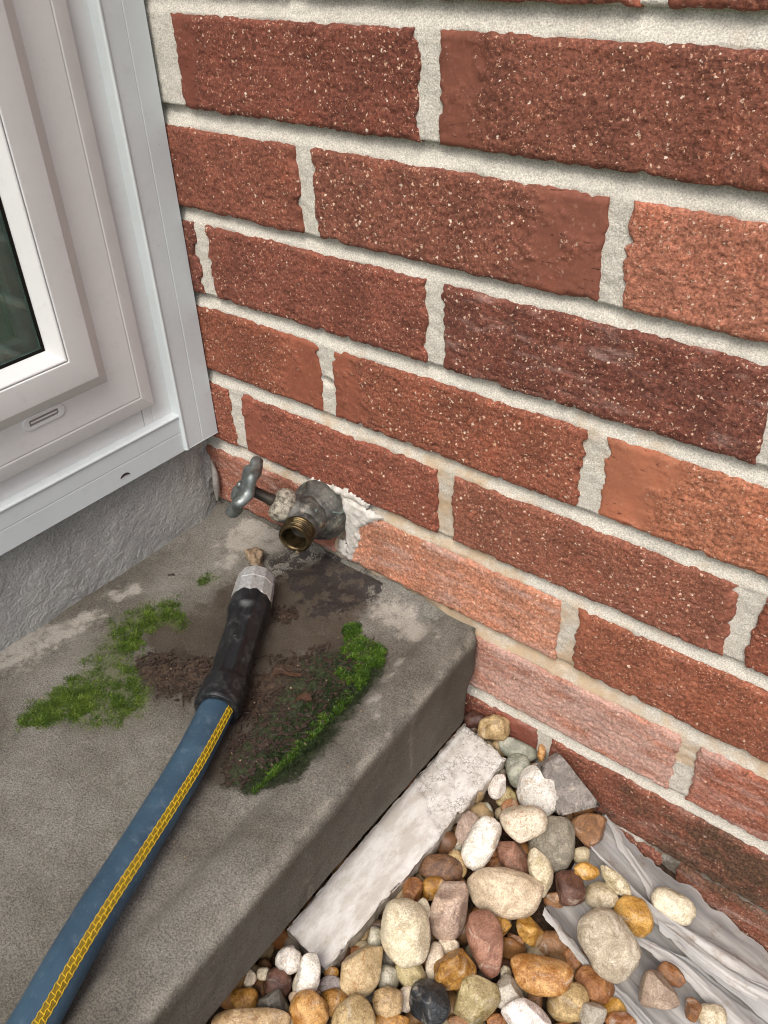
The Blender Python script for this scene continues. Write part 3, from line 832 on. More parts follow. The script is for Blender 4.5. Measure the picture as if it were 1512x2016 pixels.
slab = thing('concrete_sill', 'weathered grey concrete sill slab with raised front lip under the window', 'sill', (0.12, -0.3, -0.062))
def slab_mesh():
    prof = []                                              # (x, z, face)
    xs = np.concatenate([np.arange(-.040, .196, .0022), np.arange(.196, .247, .0016)])
    for x in xs:
        z = .0015 - .003 * np.clip(x / .2, 0, 1)
        z = z + .0062 * (lambda q: q * q * (3 - 2 * q))(np.clip((x - .210) / .020, 0, 1)) - .0030 * np.exp(-((x - .209) / .008) ** 2)
        z = z - .0016 * np.clip((x - .228) / .02, 0, 1) ** 2
        prof.append((x, z, 0))
    xe, ze = prof[-1][0], prof[-1][1]
    rad = .0080
    for a in np.linspace(0, 84, 10)[1:]:
        prof.append((xe + rad * math.sin(R_(a)), ze - rad * (1 - math.cos(R_(a))), np.clip((a - 50) / 30, 0, 1)))
    xf, zf = prof[-1][0], prof[-1][1]
    for k in range(1, 24):
        prof.append((xf - .0015 * k / 23, zf - (zf + .056) * k / 23, 1))
    for a in np.linspace(0, 90, 6)[1:]:
        prof.append((xf - .0015 - .005 * (1 - math.cos(R_(a))), -.056 - .005 * math.sin(R_(a)), 1))
    for x in np.linspace(.24, .0, 12): prof.append((x, -.061, 1))
    prof = np.array(prof)
    ys = np.concatenate([np.arange(-.95, -.46, .012), np.arange(-.46, -.0019, .0024), [-.0008]])
    x = np.broadcast_to(prof[:, 0][:, None], (len(prof), len(ys))).copy(); z = np.broadcast_to(prof[:, 1][:, None], x.shape).copy()
    fc = np.broadcast_to(prof[:, 2][:, None], x.shape); y = np.broadcast_to(ys[None], x.shape).copy()
    z = np.where(z < -.012, -.012 + (z + .012) * (1 + .52 * np.clip(1 + y / .26, 0, 1)), z)
    # the front edge drifts forward a little away from the wall and rounds off against it
    w = np.clip((x - .15) / .09, 0, 1)
    x = x + w * (.0145 * np.clip(-y / .29, 0, 1.2) - .001)
    x = x - np.clip((x - .20) / .05, 0, 1) * .005 * np.clip(1 + y / .012, 0, 1) ** 2.2
    x = x - np.clip((-.035 - z) / .025, 0, 1) * .016 * np.clip(1 + y / .022, 0, 1) ** 1.5
    P = xyz(x, y, z)
    topm = (1 - fc) * np.clip((.275 - x) / .01, 0, 1)
    z = z + topm * (fbm(P * 26, 3, 2) * .0014 + fbm(P * 120, 3, 4) * .0007)
    z = z + .006 * np.exp(-((y + .0) / .012) ** 2) * (x < .20)            # mortar fillet against the bricks
    x = x + fc * (fbm(P * 30, 3, 7) * .0012 + fbm(P * 150, 3, 8) * .0006)
    alg = smooth_blobs(x, y, ALGAE) ; dr = smooth_blobs(x, y, DIRT)
    z = z + topm * (alg * .0014 + dr * .0009) * (1 + fbm(P * 240, 3, 5)) * .8
    z = np.where(fc > .5, z, z)
    sm = lambda B, k=1: (smooth_blobs(x, y, B) * (fc < .6) * k).ravel()
    fw = [(252, -170, 7), (256, -190, 7), (262, -210, 6), (250, -120, 5), (256, -95, 5)]
    wh = np.maximum(smooth_blobs(x, y, WHITE) * (fc < .7), smooth_blobs(x, y, fw) * fc * .6)
    at = {'wet': np.minimum(sm(WET_SHADE), .8), 'black': np.minimum(sm(BLACK), .62), 'white': wh.ravel(), 'algae': sm(ALGAE), 'dirt': sm(DIRT), 'tint': sm(MOSSA + MOSSSPARSE, .8),
          'face': fc.ravel(), 'arris': np.exp(-((np.broadcast_to(np.arange(len(prof))[:, None], x.shape) - (len(xs) + 3)) / 4.0) ** 2).ravel()}
    return xyz(x, y, z).reshape(-1, 3), grid_faces(*x.shape)[:, ::-1], at
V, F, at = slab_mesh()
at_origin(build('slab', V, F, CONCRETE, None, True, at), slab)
X, T = np.meshgrid(np.arange(-.035, .247, .0018), np.linspace(0, 1, 9), indexing='ij')
n = fbm(xyz(X, T * .01) * 130, 4, 61)
hgt = .0065 + .0035 * fbm(xyz(X) * 40, 2, 62) - .007 * np.clip((X - .15) / .1, 0, 1)
Yf = .003 - T * (.009 + .002 * n); Zf = -.001 + hgt * (1 - T) ** .8 + n * .0010 - .0035 * T + .002
one = np.zeros(X.size)
at = {k: one for k in ('wet', 'algae', 'tint', 'face', 'dirt', 'arris')}
at['white'] = one + .12; at['black'] = (np.exp(-((X - .09) / .045) ** 2) * .5).ravel()
at_origin(build('mortar_fillet', xyz(X, Yf, Zf).reshape(-1, 3), grid_faces(*X.shape)[:, ::-1], CONCRETE, None, True, at), slab)
V, F = box_vf(-.20, .236, -.95, -.001, -.30, -.0625)
o = build('foundation_wall', V, F, mat_plain('damp_foundation', '#4a4238', .9, var=.3, sc=60, bmp=.6)); tag(o, 'damp foundation wall below the concrete sill', kind='structure')

# ------------------------------------------------------------------ parged curb under the window
Yg, Tg = np.meshgrid(np.concatenate([np.arange(-.95, -.42, .01), np.arange(-.42, .0005, .0022)]), np.linspace(0, 1, 52), indexing='ij')
P = xyz(Yg, Tg * .095, 0)
Zg = -.004 + Tg * .0945
Xg = -.0305 - .0055 * Tg - .006 * np.clip((Tg - .80) / .2, 0, 1) ** 2 + fbm(P * 300, 3, 6) * .0010 + fbm(P * 45, 3, 9) * .0010
Xg = Xg - .006 * np.clip((Yg + .030) / .03, 0, 1) ** 2 * (1 + fbm(P * 110, 3, 15))
o = build('parged_curb', xyz(Xg, Yg, Zg).reshape(-1, 3), grid_faces(*Xg.shape), PARGE, None, True, {'low': (1 - Tg).ravel() * .6})
tag(o, 'rough grey painted parging strip between window trim and concrete sill', 'curb')
C_ = catmull([(-.030, -.006, .056), (-.028, -.006, .047), (-.027, -.007, .038), (-.028, -.007, .028), (-.030, -.007, .014)], 24)
rad = np.interp(np.linspace(0, 1, 24), [0, .3, .55, .75, 1], [.001, .0028, .0034, .0026, .001])
o = build('caulk_bead', *tube(C_, rad, 12), CAULK); at_origin(o, parent_ := bpy.data.objects['parged_curb'])

# ------------------------------------------------------------------ window
win = thing('window', 'white vinyl window with grey aluminium trim in the corner above the curb', 'window', (-.03, -.45, .085))
Y_R, Z_B, Y_L, Z_T = -.055, .137, -.875, .96               # outer edges of the vinyl frame
def ring(name, prof, mat, sub=None, bev=.0006, which='rblt'):
    """prof: [(u, x)] with u measured inwards from the frame edge; four mitred lengths"""
    out = []
    names = {'r': name[0], 'l': name[0], 'b': name[1], 't': name[1]}
    for s in which:
        V = []
        for u, x in prof:
            y0, y1, z0, z1 = Y_R - u, Y_L + u, Z_B + u, Z_T - u
            V += {'r': [(x, y0, z0), (x, y0, z1)], 'l': [(x, y1, z1), (x, y1, z0)], 'b': [(x, y1, z0), (x, y0, z0)], 't': [(x, y0, z1), (x, y1, z1)]}[s]
        F = [(2 * i, 2 * i + 1, 2 * i + 3, 2 * i + 2) for i in range(len(prof) - 1)]
        o = build(names[s], V, F, mat, None, True)
        bevel(o, bev, 2)
        out.append(at_origin(o, win) if sub is None else o)
    return out
ring(('frame_jamb', 'frame_rail'), [(0, -.034), (0, -.0245), (.0015, -.0240), (.0110, -.0225), (.0118, -.0231), (.0126, -.0225), (.0365, -.0225), (.0365, -.0300)], VINYL)
ring(('sash_stile', 'sash_rail'), [(.0362, -.0300), (.0362, -.0228), (.0475, -.0140), (.0490, -.0138), (.0665, -.0138), (.0670, -.0142), (.0680, -.0300)], VINYL, bev=.001)
ring(('glazing_bead', 'glazing_bead'), [(.0672, -.0180), (.0676, -.0144), (.0690, -.0146), (.0752, -.0245), (.0752, -.0290)], VINYL)
ring(('spacer', 'spacer'), [(.0765, -.0300), (.0765, -.0315), (.0850, -.0315), (.0850, -.0400)], SPACER, bev=.0003)
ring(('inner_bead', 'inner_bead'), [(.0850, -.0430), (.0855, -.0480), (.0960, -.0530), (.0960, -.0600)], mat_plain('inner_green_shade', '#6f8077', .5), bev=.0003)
ring(('gasket', 'gasket'), [(.0748, -.0262), (.0768, -.0268), (.0768, -.0284)], DARK, bev=.0002)
V, F = box_vf(-.0300, -.0285, Y_L + .07, Y_R - .07, Z_B + .07, Z_T - .07)
at_origin(build('pane', V, F, GLASS, None, False), win)
V, F = box_vf(-.0430, -.0415, Y_L + .07, Y_R - .07, Z_B + .07, Z_T - .07)
at_origin(build('pane', V, F, GLASS, None, False), win)
V, F = box_vf(-.125, -.12, Y_L - .3, Y_R + .3, Z_B - .1, Z_T + .2)
at_origin(build('pale_panel', V, F, ROOM, None, False), win)  # added pale panel close behind the panes, brightens the dark glass
V, F = box_vf(-.119, -.065, Y_L + .02, Y_R - .02, Z_B + .03, Z_B + .045)
at_origin(build('interior_stool', V, F, ROOM, None, False), win)
# flange round the frame
for nm, bx in (('frame_flange', (-.0345, -.0300, -.0552, -.030, .110, Z_T + .03)), ('frame_flange', (-.0345, -.0304, Y_L - .03, -.0640, .110, .1372)), ('frame_flange', (-.0345, -.0300, -.0636, -.0553, .110, .1372)),
               ('frame_flange', (-.0345, -.0300, Y_L - .03, Y_L, .1373, Z_T + .03)), ('frame_flange', (-.0345, -.0300, Y_L + .001, Y_R - .001, Z_T, Z_T + .03))):
    V, F = box_vf(*bx); at_origin(bevel(build(nm, V, F, VINYL, None, False), .0004), win)
# bent aluminium capping
def extrude(prof, d, a, b):
    V = []
    for p, x in prof:
        for c in (a, b): V.append((x, p, c) if d == 'z' else (x, c, p))
    return V, [(2 * i, 2 * i + 1, 2 * i + 3, 2 * i + 2) for i in range(len(prof) - 1)]
def trim(prof, d, a, b, name='casing_trim', lab=None):
    V, F = extrude(prof, d, a, b)
    n = len(prof)
    F = F + [[2 * i for i in range(n)][::-1], [2 * i + 1 for i in range(n)]]
    o = build(name, V, F, TRIM, None, True); bevel(o, .0005, 2); at_origin(o, win)
    if lab: o['label'] = lab
    return o
def hem(u0, u1, g, x, back):
    s = 1 if u1 > u0 else -1
    return [(u0, back), (u0, x), (g - s * .0004, x), (g, x - .0005), (g + s * .0004, x), (u1 - s * .0030, x), (u1 - s * .0022, x + .0009), (u1 - s * .0010, x + .0010), (u1, x - .0002), (u1, back)]
trim(hem(-.0008, -.0368, -.0180, -.0200, -.0320), 'z', .0866, Z_T + .06, lab='vertical grey trim strip beside the bricks')
trim(hem(.0850, .1195, .1030, -.0222, -.0330), 'y', Y_L - .06, -.0345, lab='horizontal grey trim strip above the parging')
trim(hem(Y_L - .055, Y_L - .018, Y_L - .036, -.0205, -.0320), 'z', .1200, Z_T + .06)
trim(hem(Z_T + .055, Z_T + .018, Z_T + .036, -.0225, -.0330), 'y', Y_L - .017, -.0375)
# weep hole cover on the bottom rail
def rrect(cx, cy, w, h, r, n=6):
    P = []
    for qx, qy, a0 in ((1, 1, 0), (-1, 1, 90), (-1, -1, 180), (1, -1, 270)):
        for k in range(n): a = R_(a0 + 90 * k / (n - 1)); P.append((cx + qx * (w / 2 - r) + r * math.cos(a), cy + qy * (h / 2 - r) + r * math.sin(a)))
    return np.array(P)
def ring_plate(y, z, x, outer, inner, depth):
    a = rrect(y, z, *outer); b = rrect(y, z, *inner); n = len(a)
    V = [(x - .001, *p) for p in a] + [(x + depth, *p) for p in (a * .96 + np.array([y, z]) * .04)] + [(x + depth, *p) for p in b] + [(x - .001, *p) for p in b]
    F = []
    for k in range(3):
        for i in range(n): j = (i + 1) % n; F.append((k * n + i, k * n + j, (k + 1) * n + j, (k + 1) * n + i))
    return V, F
V, F = ring_plate(-.1475, .1695, -.0225, (.0345, .0098, .0047), (.0235, .0046, .0010), .0013)
wp = build('weep_cover', V, F, VINYL, None, True); at_origin(bevel(wp, .0003), win)
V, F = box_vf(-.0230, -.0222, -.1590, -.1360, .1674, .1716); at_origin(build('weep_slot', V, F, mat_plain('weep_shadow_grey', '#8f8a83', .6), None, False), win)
V, F = box_vf(-.0224, -.0216, -.1580, -.1370, .1689, .1700); at_origin(bevel(build('weep_bar', V, F, VINYL, None, False), .0002), win)
# crescent dent in the lower trim
th = np.linspace(R_(15), R_(165), 14)
Vd = [(-.0220, -.0970 - .0048 * math.cos(a), .0915 + .0036 * math.sin(a)) for a in th] + [(-.0217, -.0970 - .0048 * math.cos(a), .0915 + .0016 * math.sin(a)) for a in th[::-1]]
at_origin(build('dent_slot', Vd, [list(range(len(Vd)))], LITTER, None, False), win)

# ------------------------------------------------------------------ hose tap
SCL = 1000.0
Wc = np.array([98, -1, 55]) / SCL; Bc = np.array([100, -21, 59]) / SCL
SP = np.array([.36, -.93, -.02]); SP /= np.linalg.norm(SP)
ST = np.array([-.68, -.50, .53]); ST /= np.linalg.norm(ST)
tap = thing('hose_tap', 'old weathered metal hose tap with scalloped wheel handle on the brick wall', 'tap', tuple(Wc))
def part(name, V, F, mat, root, smooth=True, bev=None, lab=None):
    o = build(name, V, F, mat, None, smooth)
    if bev: bevel(o, bev)
    if lab: o['label'] = lab
    return at_origin(o, root)
V, F = lathe([(.0, .0250), (.0030, .0256), (.0055, .0252), (.0090, .0238), (.0125, .0212), (.0160, .0185), (.0200, .0165), (.0220, .0001)], Wc + np.array([0, -.001, 0]), Bc - Wc, 56)
V = V + fbm(V * 120, 2, 5)[:, None] * .0008
fl = part('flange', V, F, FAUCET, tap)
V, F = lathe([(-.030, .0125), (.01, .0125)], Wc, Bc - Wc, 32); part('pipe', V, F, FAUCET, tap)
def body_parts():
    L = []
    th = np.linspace(-math.pi / 2, math.pi / 2, 17)
    L.append(lathe([(.0178 * math.sin(a), max(.0001, .0178 * math.cos(a))) for a in th], Bc, (0, 0, 1), 40))
    L.append(lathe([(0, .0150), (.012, .0138), (.0165, .0130), (.0175, .0118), (.019, .0001)], Bc, ST, 40))
    L.append(lathe([(0, .0150), (.010, .0140), (.016, .0128), (.018, .0120)], Bc, SP, 40))
    L.append(lathe([(0, .0160), (.014, .0150)], Bc + np.array([0, .014, -.002]), -(Bc - Wc) * -1, 32))
    return join(L)
V, F = body_parts(); V = V + fbm(V * 150, 2, 9)[:, None] * .0006
part('body', V, F, FAUCET, tap)
# packing nut: hexagonal with a rounded shoulder
hexm = lambda t, th: 1 - .055 * np.abs(np.sin(3 * th)) ** .8
V, F = lathe([(.0155, .0100), (.0160, .0128), (.0180, .0138), (.0245, .0138), (.0262, .0128), (.0285, .0118), (.0300, .0095), (.0305, .0040)], Bc, ST, 48, hexm)
V = V + fbm(V * 260, 3, 12)[:, None] * .0007
part('packing_nut', V, F, PACK, tap)
V, F = lathe([(.0300, .0046), (.0330, .0052), (.0350, .0044), (.0500, .0044), (.0560, .0030)], Bc, ST, 24); part('stem', V, F, mat_plain('dark_stem', '#3f3a33', .5, .5), tap)
# scalloped wheel handle
def wheel():
    a, u, v = frame_from(ST); c = Bc + ST * .0545
    prof = [(0, 5.5), (3.5, 5.5), (5, 4.6), (7.5, 3.0), (11, 2.6), (15, 3.6), (18, 5.2), (20.5, 5.6), (22.6, 4.6), (24.0, 2.2), (24.4, -1.0), (23.4, -4.0), (20.5, -5.2), (17, -4.4), (12, -3.2), (7.5, -3.6), (5.5, -6.2), (0, -6.2)]
    n = 96; th = np.linspace(0, 2 * np.pi, n, endpoint=False); V = []
    for r, z in prof:
        k = np.clip((r - 9) / 12, 0, 1)
        rr = r * (1 + k * .09 * np.cos(6 * th)) / 1000
        zz = (z * .85 + k * (1.5 * np.cos(6 * th + .6) + .6 * np.sin(3 * th))) / 1000
        V.append(c + np.outer(zz, a) + np.outer(rr * np.cos(th), u) + np.outer(rr * np.sin(th), v))
    return np.concatenate(V), grid_faces(len(prof), n, wrap_v=True)
hd = part('handle', *wheel(), ZINC, tap, lab='shiny scalloped grey wheel handle')
V, F = lathe([(.058, .0001), (.058, .0034), (.0605, .0034), (.0615, .0026), (.0615, .0001)], Bc, ST, 20); o = build('handle_screw', V, F, ZINC); o.parent = hd
# threaded spout with a bore
pr = [(.015, .0118), (.0165, .0130)]
for k in range(5):
    t0 = .0170 + k * .0021
    pr += [(t0, .0120), (t0 + .0006, .0133), (t0 + .0013, .0133), (t0 + .0018, .0120)]
pr += [(.0280, .0130), (.0288, .0128), (.0292, .0118), (.0290, .0100), (.0270, .0094), (.0190, .0092), (.0120, .0085), (.0120, .0001)]
part('spout', *lathe(pr, Bc, SP, 48), BRASS, tap, lab='brown threaded brass outlet')
V, F = lathe([(-.0012, .0001), (-.0010, .0014), (0, .0019), (.0012, .0016), (.0026, .0007), (.0034, .0001)], Bc + SP * .0275 + np.array([.001, 0, -.0133]), (0, 0, 1), 16); part('water_drop', V, F, WATER, tap)

# ------------------------------------------------------------------ garden hose
hose = thing('garden_hose', 'slate blue garden hose with yellow netted stripe and black sleeve lying on the sill', 'hose', (.16, -.2, 0.0))
N0 = np.array([.0812, -.0662, .0170]); N1 = np.array([.0978, -.0890, .0165]); ND = (N1 - N0) / np.linalg.norm(N1 - N0); NL = np.linalg.norm(N1 - N0)
def facet(n_side, prof, o, axis, rot=0.0):
    a, u, v = frame_from(axis); th = np.linspace(0, 2 * np.pi, n_side, endpoint=False) + rot; V = []
    for t, r in prof: V.append(np.array(o) + a * t + np.outer(np.cos(th) * r, u) + np.outer(np.sin(th) * r, v))
    return np.concatenate(V), grid_faces(len(prof), n_side, wrap_v=True)
V, F = facet(10, [(.0, .0132), (.0, .0142), (.0012, .0150), (.0110, .0157), (.0122, .0163), (.0134, .0158), (NL + .001, .0163), (NL + .002, .0156), (NL + .002, .012)], N0, ND, .25)
part('coupling_nut', V, F, NUT, hose, False, .0006, lab='grey faceted metal coupling nut')
V, F = lathe([(.0, .0140), (.0002, .0128), (.006, .0124), (.020, .0120), (.020, .0001)], N0, ND, 32)
part('nut_thread', V, F, BRASS, hose)
SC = catmull([N1 - ND * .002, (.1145, -.1135, .0160), (.1295, -.1365, .0155), (.1430, -.1575, .0150), (.1550, -.1790, .0150)], 90)
s_ = np.linspace(0, 1, 90)
rs = np.interp(s_, [0, .03, .10, .16, .30, .60, .78, .84, .95, .985, 1], [.0136, .0146, .0148, .0147, .0146, .0143, .0142, .0146, .0148, .0147, .0136])
th = np.linspace(0, 2 * np.pi, 64, endpoint=False)
rr = 1.09 * rs[:, None] * np.ones(64)
body_m = np.clip((s_ - .14) / .05, 0, 1) * np.clip((.80 - s_) / .05, 0, 1)
for c0 in np.arange(8) * (2 * np.pi / 8):
    d_ = np.angle(np.exp(1j * (th - c0 - .35)))
    rr = rr + (body_m[:, None] * (.0015 * np.exp(-(d_ / .15) ** 2) - .0004))
V, F = tube(SC, rr, 64)
V = V + fbm(V * 140, 3, 33)[:, None] * .00045
sl = part('sleeve', V, F, RUBBER, hose, lab='black moulded rubber sleeve')
V, F = lathe([(-.0005, .0158), (0, .0158), (.0004, .0150), (.0002, .0116)], SC[-1], SC[-1] - SC[-3], 40); part('sleeve_lip', V, F, RUBBER, hose)
HC = catmull([(.1470, -.1620, .0140), (.1545, -.1790, .0135), (.1717, -.2174, .0130), (.1850, -.2531, .0127), (.1967, -.2857, .0127), (.2071, -.3157, .0128), (.2178, -.3428, .0132), (.2295, -.3692, .0142), (.2390, -.3950, .0160), (.2450, -.4400, .0168), (.2480, -.5200, .0168), (.2450, -.6500, .0168), (.240, -.80, .0168)], 260)
HR = .0118
part('tube', *tube(HC, HR, 40), HOSE, hose)
T_, R2, U2 = tube_frames(HC)
arc = np.concatenate([[0], np.cumsum(np.linalg.norm(np.diff(HC, axis=0), axis=1))])
phi = np.interp(HC[:, 1], [-.78, -.45, -.37, -.29, -.21, -.17], [R_(20), R_(30), R_(38), R_(47), R_(60), R_(68)])
def on_hose(s, dphi, lift):
    s = np.atleast_1d(s)
    g = lambda A: np.stack([np.interp(s, arc, A[:, k]) for k in range(3)], 1)
    p = np.interp(s, arc, phi) + dphi
    # R2 points to the hose's right when walking away from the tap; the stripe lies on the wall side
    return g(HC) + (HR + lift) * (np.cos(p)[:, None] * g(U2) - np.sin(p)[:, None] * g(R2))
HW = .215
ss = np.linspace(.004, arc[-1] - .01, 420)
Vs = np.stack([on_hose(ss, d, .00022 if abs(d) < HW * .95 else -.0002) for d in np.linspace(-HW, HW, 9)], 1)
stripe = part('stripe', Vs.reshape(-1, 3), grid_faces(420, 9), STRIPE, hose, lab='yellow stripe along the hose')
pitch = .0047; thr = []
def thread(P, r=.00025):
    thr.append(tube(np.asarray(P), r, 5))
ks = np.arange(0, int((arc[-1] - .03) / pitch))
for d0, ph, amp in ((-HW, 0, .022), (0, 1, .03), (HW, 0, .022)):
    s = .006 + np.arange(len(ks) * 4) * pitch / 4
    tri = np.abs(((s / pitch + .5 * ph) % 1) - .5) * 4 - 1
    d = d0 + amp * np.clip(tri * 1.8, -1, 1)
    thread(np.array([on_hose(a, b, .0004)[0] for a, b in zip(s, d)]))
for k in ks:
    for (a, b, off) in ((-HW, 0, 0), (0, HW, .5)):
        s0 = .006 + (k + off) * pitch
        thread(np.array([on_hose(s0 + .0006 * q, a + (b - a) * q, .0004)[0] for q in np.linspace(0, 1, 4)]))
V, F = join(thr)
o = build('braid', V, F, BRAID); o.parent = stripe

# dried crumpled leaf stuck at the open end of the coupling
LC = catmull([(.0800, -.0640, .012), (.0680, -.0540, .0090), (.0570, -.0455, .0075), (.0470, -.0385, .0070), (.0400, -.0310, .0050)], 30)
q = np.linspace(0, 1, 30)
th = np.linspace(0, 2 * np.pi, 20, endpoint=False)
rad = np.interp(q, [0, .2, .5, .8, 1], [.0022, .0026, .0040, .0056, .0012])[:, None] * (1 + .38 * np.sin(3 * th + 5 * q[:, None]) + .25 * np.sin(7 * th - 9 * q[:, None]))
V, F = tube(LC, rad * 1.05, 20); V = V + fbm(V * 200, 3, 3)[:, None] * .002
V[:, 2] = np.maximum(V[:, 2], .0012)
tag(build('dried_leaf', V, F, DRYLEAF), 'crumpled dried brown leaf at the open end of the hose coupling', 'leaf')

# ------------------------------------------------------------------ marble offcut
mar = None
nu, nv = 26, 110
U, Vv = np.meshgrid(np.linspace(0, 1, nu), np.linspace(0, 1, nv), indexing='ij')
A_, B_, C2, D_ = np.array([.2480, -.0125]), np.array([.2955, -.0235]), np.array([.2875, -.2300]), np.array([.2505, -.2265])
top = (A_ * (1 - Vv[..., None]) + D_ * Vv[..., None]) * (1 - U[..., None]) + (B_ * (1 - Vv[..., None]) + C2 * Vv[..., None]) * U[..., None]
P = xyz(top[..., 0], top[..., 1], 0)
brk = np.clip((.40 + .12 * (U - .5) + fbm(P * 70, 2, 3) * .06 - Vv) / .03, 0, 1)
zt = -.0895 - brk * (.0020 + .0007 * fbm(P * 160, 3, 5)) + fbm(P * 40, 2, 8) * .0006
eu = np.minimum(U, 1 - U) * .042; ev = np.minimum(Vv, 1 - Vv) * .212; ed = np.minimum(eu, ev)
zt = zt - np.clip(1 - ed / .0016, 0, 1) ** 2 * .0012
rag = fbm(P * 150, 3, 14) * .0010
top[..., 0] += np.where(U > .97, rag * 2.2, 0) - np.where(U < .03, rag, 0) - brk * (U > .9) * .0015
top[..., 1] += np.where(Vv < .01, rag * 3, 0) - np.where(Vv > .99, rag, 0)
Vt = xyz(top[..., 0], top[..., 1], zt).reshape(-1, 3)
loop = [i * nv for i in range(nu)] + [(nu - 1) * nv + j for j in range(1, nv)] + [i * nv + nv - 1 for i in range(nu - 2, -1, -1)] + [j for j in range(nv - 2, 0, -1)]
rings = [Vt[loop]]; cen = Vt.mean(0)
for k, dz_ in enumerate((.0015, .005, .009, .013, .0145)):
    L_ = Vt[loop].copy(); L_[:, 2] = -.0895 - dz_
    L_[:, :2] += (fbm(L_ * 190, 3, 40 + k) * .0012)[:, None]
    if k == 4: L_[:, :2] = cen[:2] + (L_[:, :2] - cen[:2]) * .97
    rings.append(L_)
n0 = len(Vt); nL = len(loop); F = grid_faces(nu, nv)[:, ::-1].tolist(); V = [Vt] + rings[1:]
idx = [loop] + [list(range(n0 + k * nL, n0 + (k + 1) * nL)) for k in range(5)]
for k in range(5):
    for i in range(nL): j = (i + 1) % nL; F.append([idx[k][i], idx[k][j], idx[k + 1][j], idx[k + 1][i]][::-1])
F.append(idx[5])
sd2 = np.concatenate([np.zeros(n0), np.ones(5 * nL)]); sd2[n0:n0 + nL] = .6
me_at = {'broken': np.concatenate([brk.ravel(), np.full(5 * nL, .6)]), 'side': sd2}
o = build('marble_offcut', np.vstack(V), [f for f in F], MARBLE, None, True, me_at)
o.rotation_euler = (0, 0, 0)
tag(o, 'long white marble offcut lying on the pebbles against the concrete sill', 'marble')

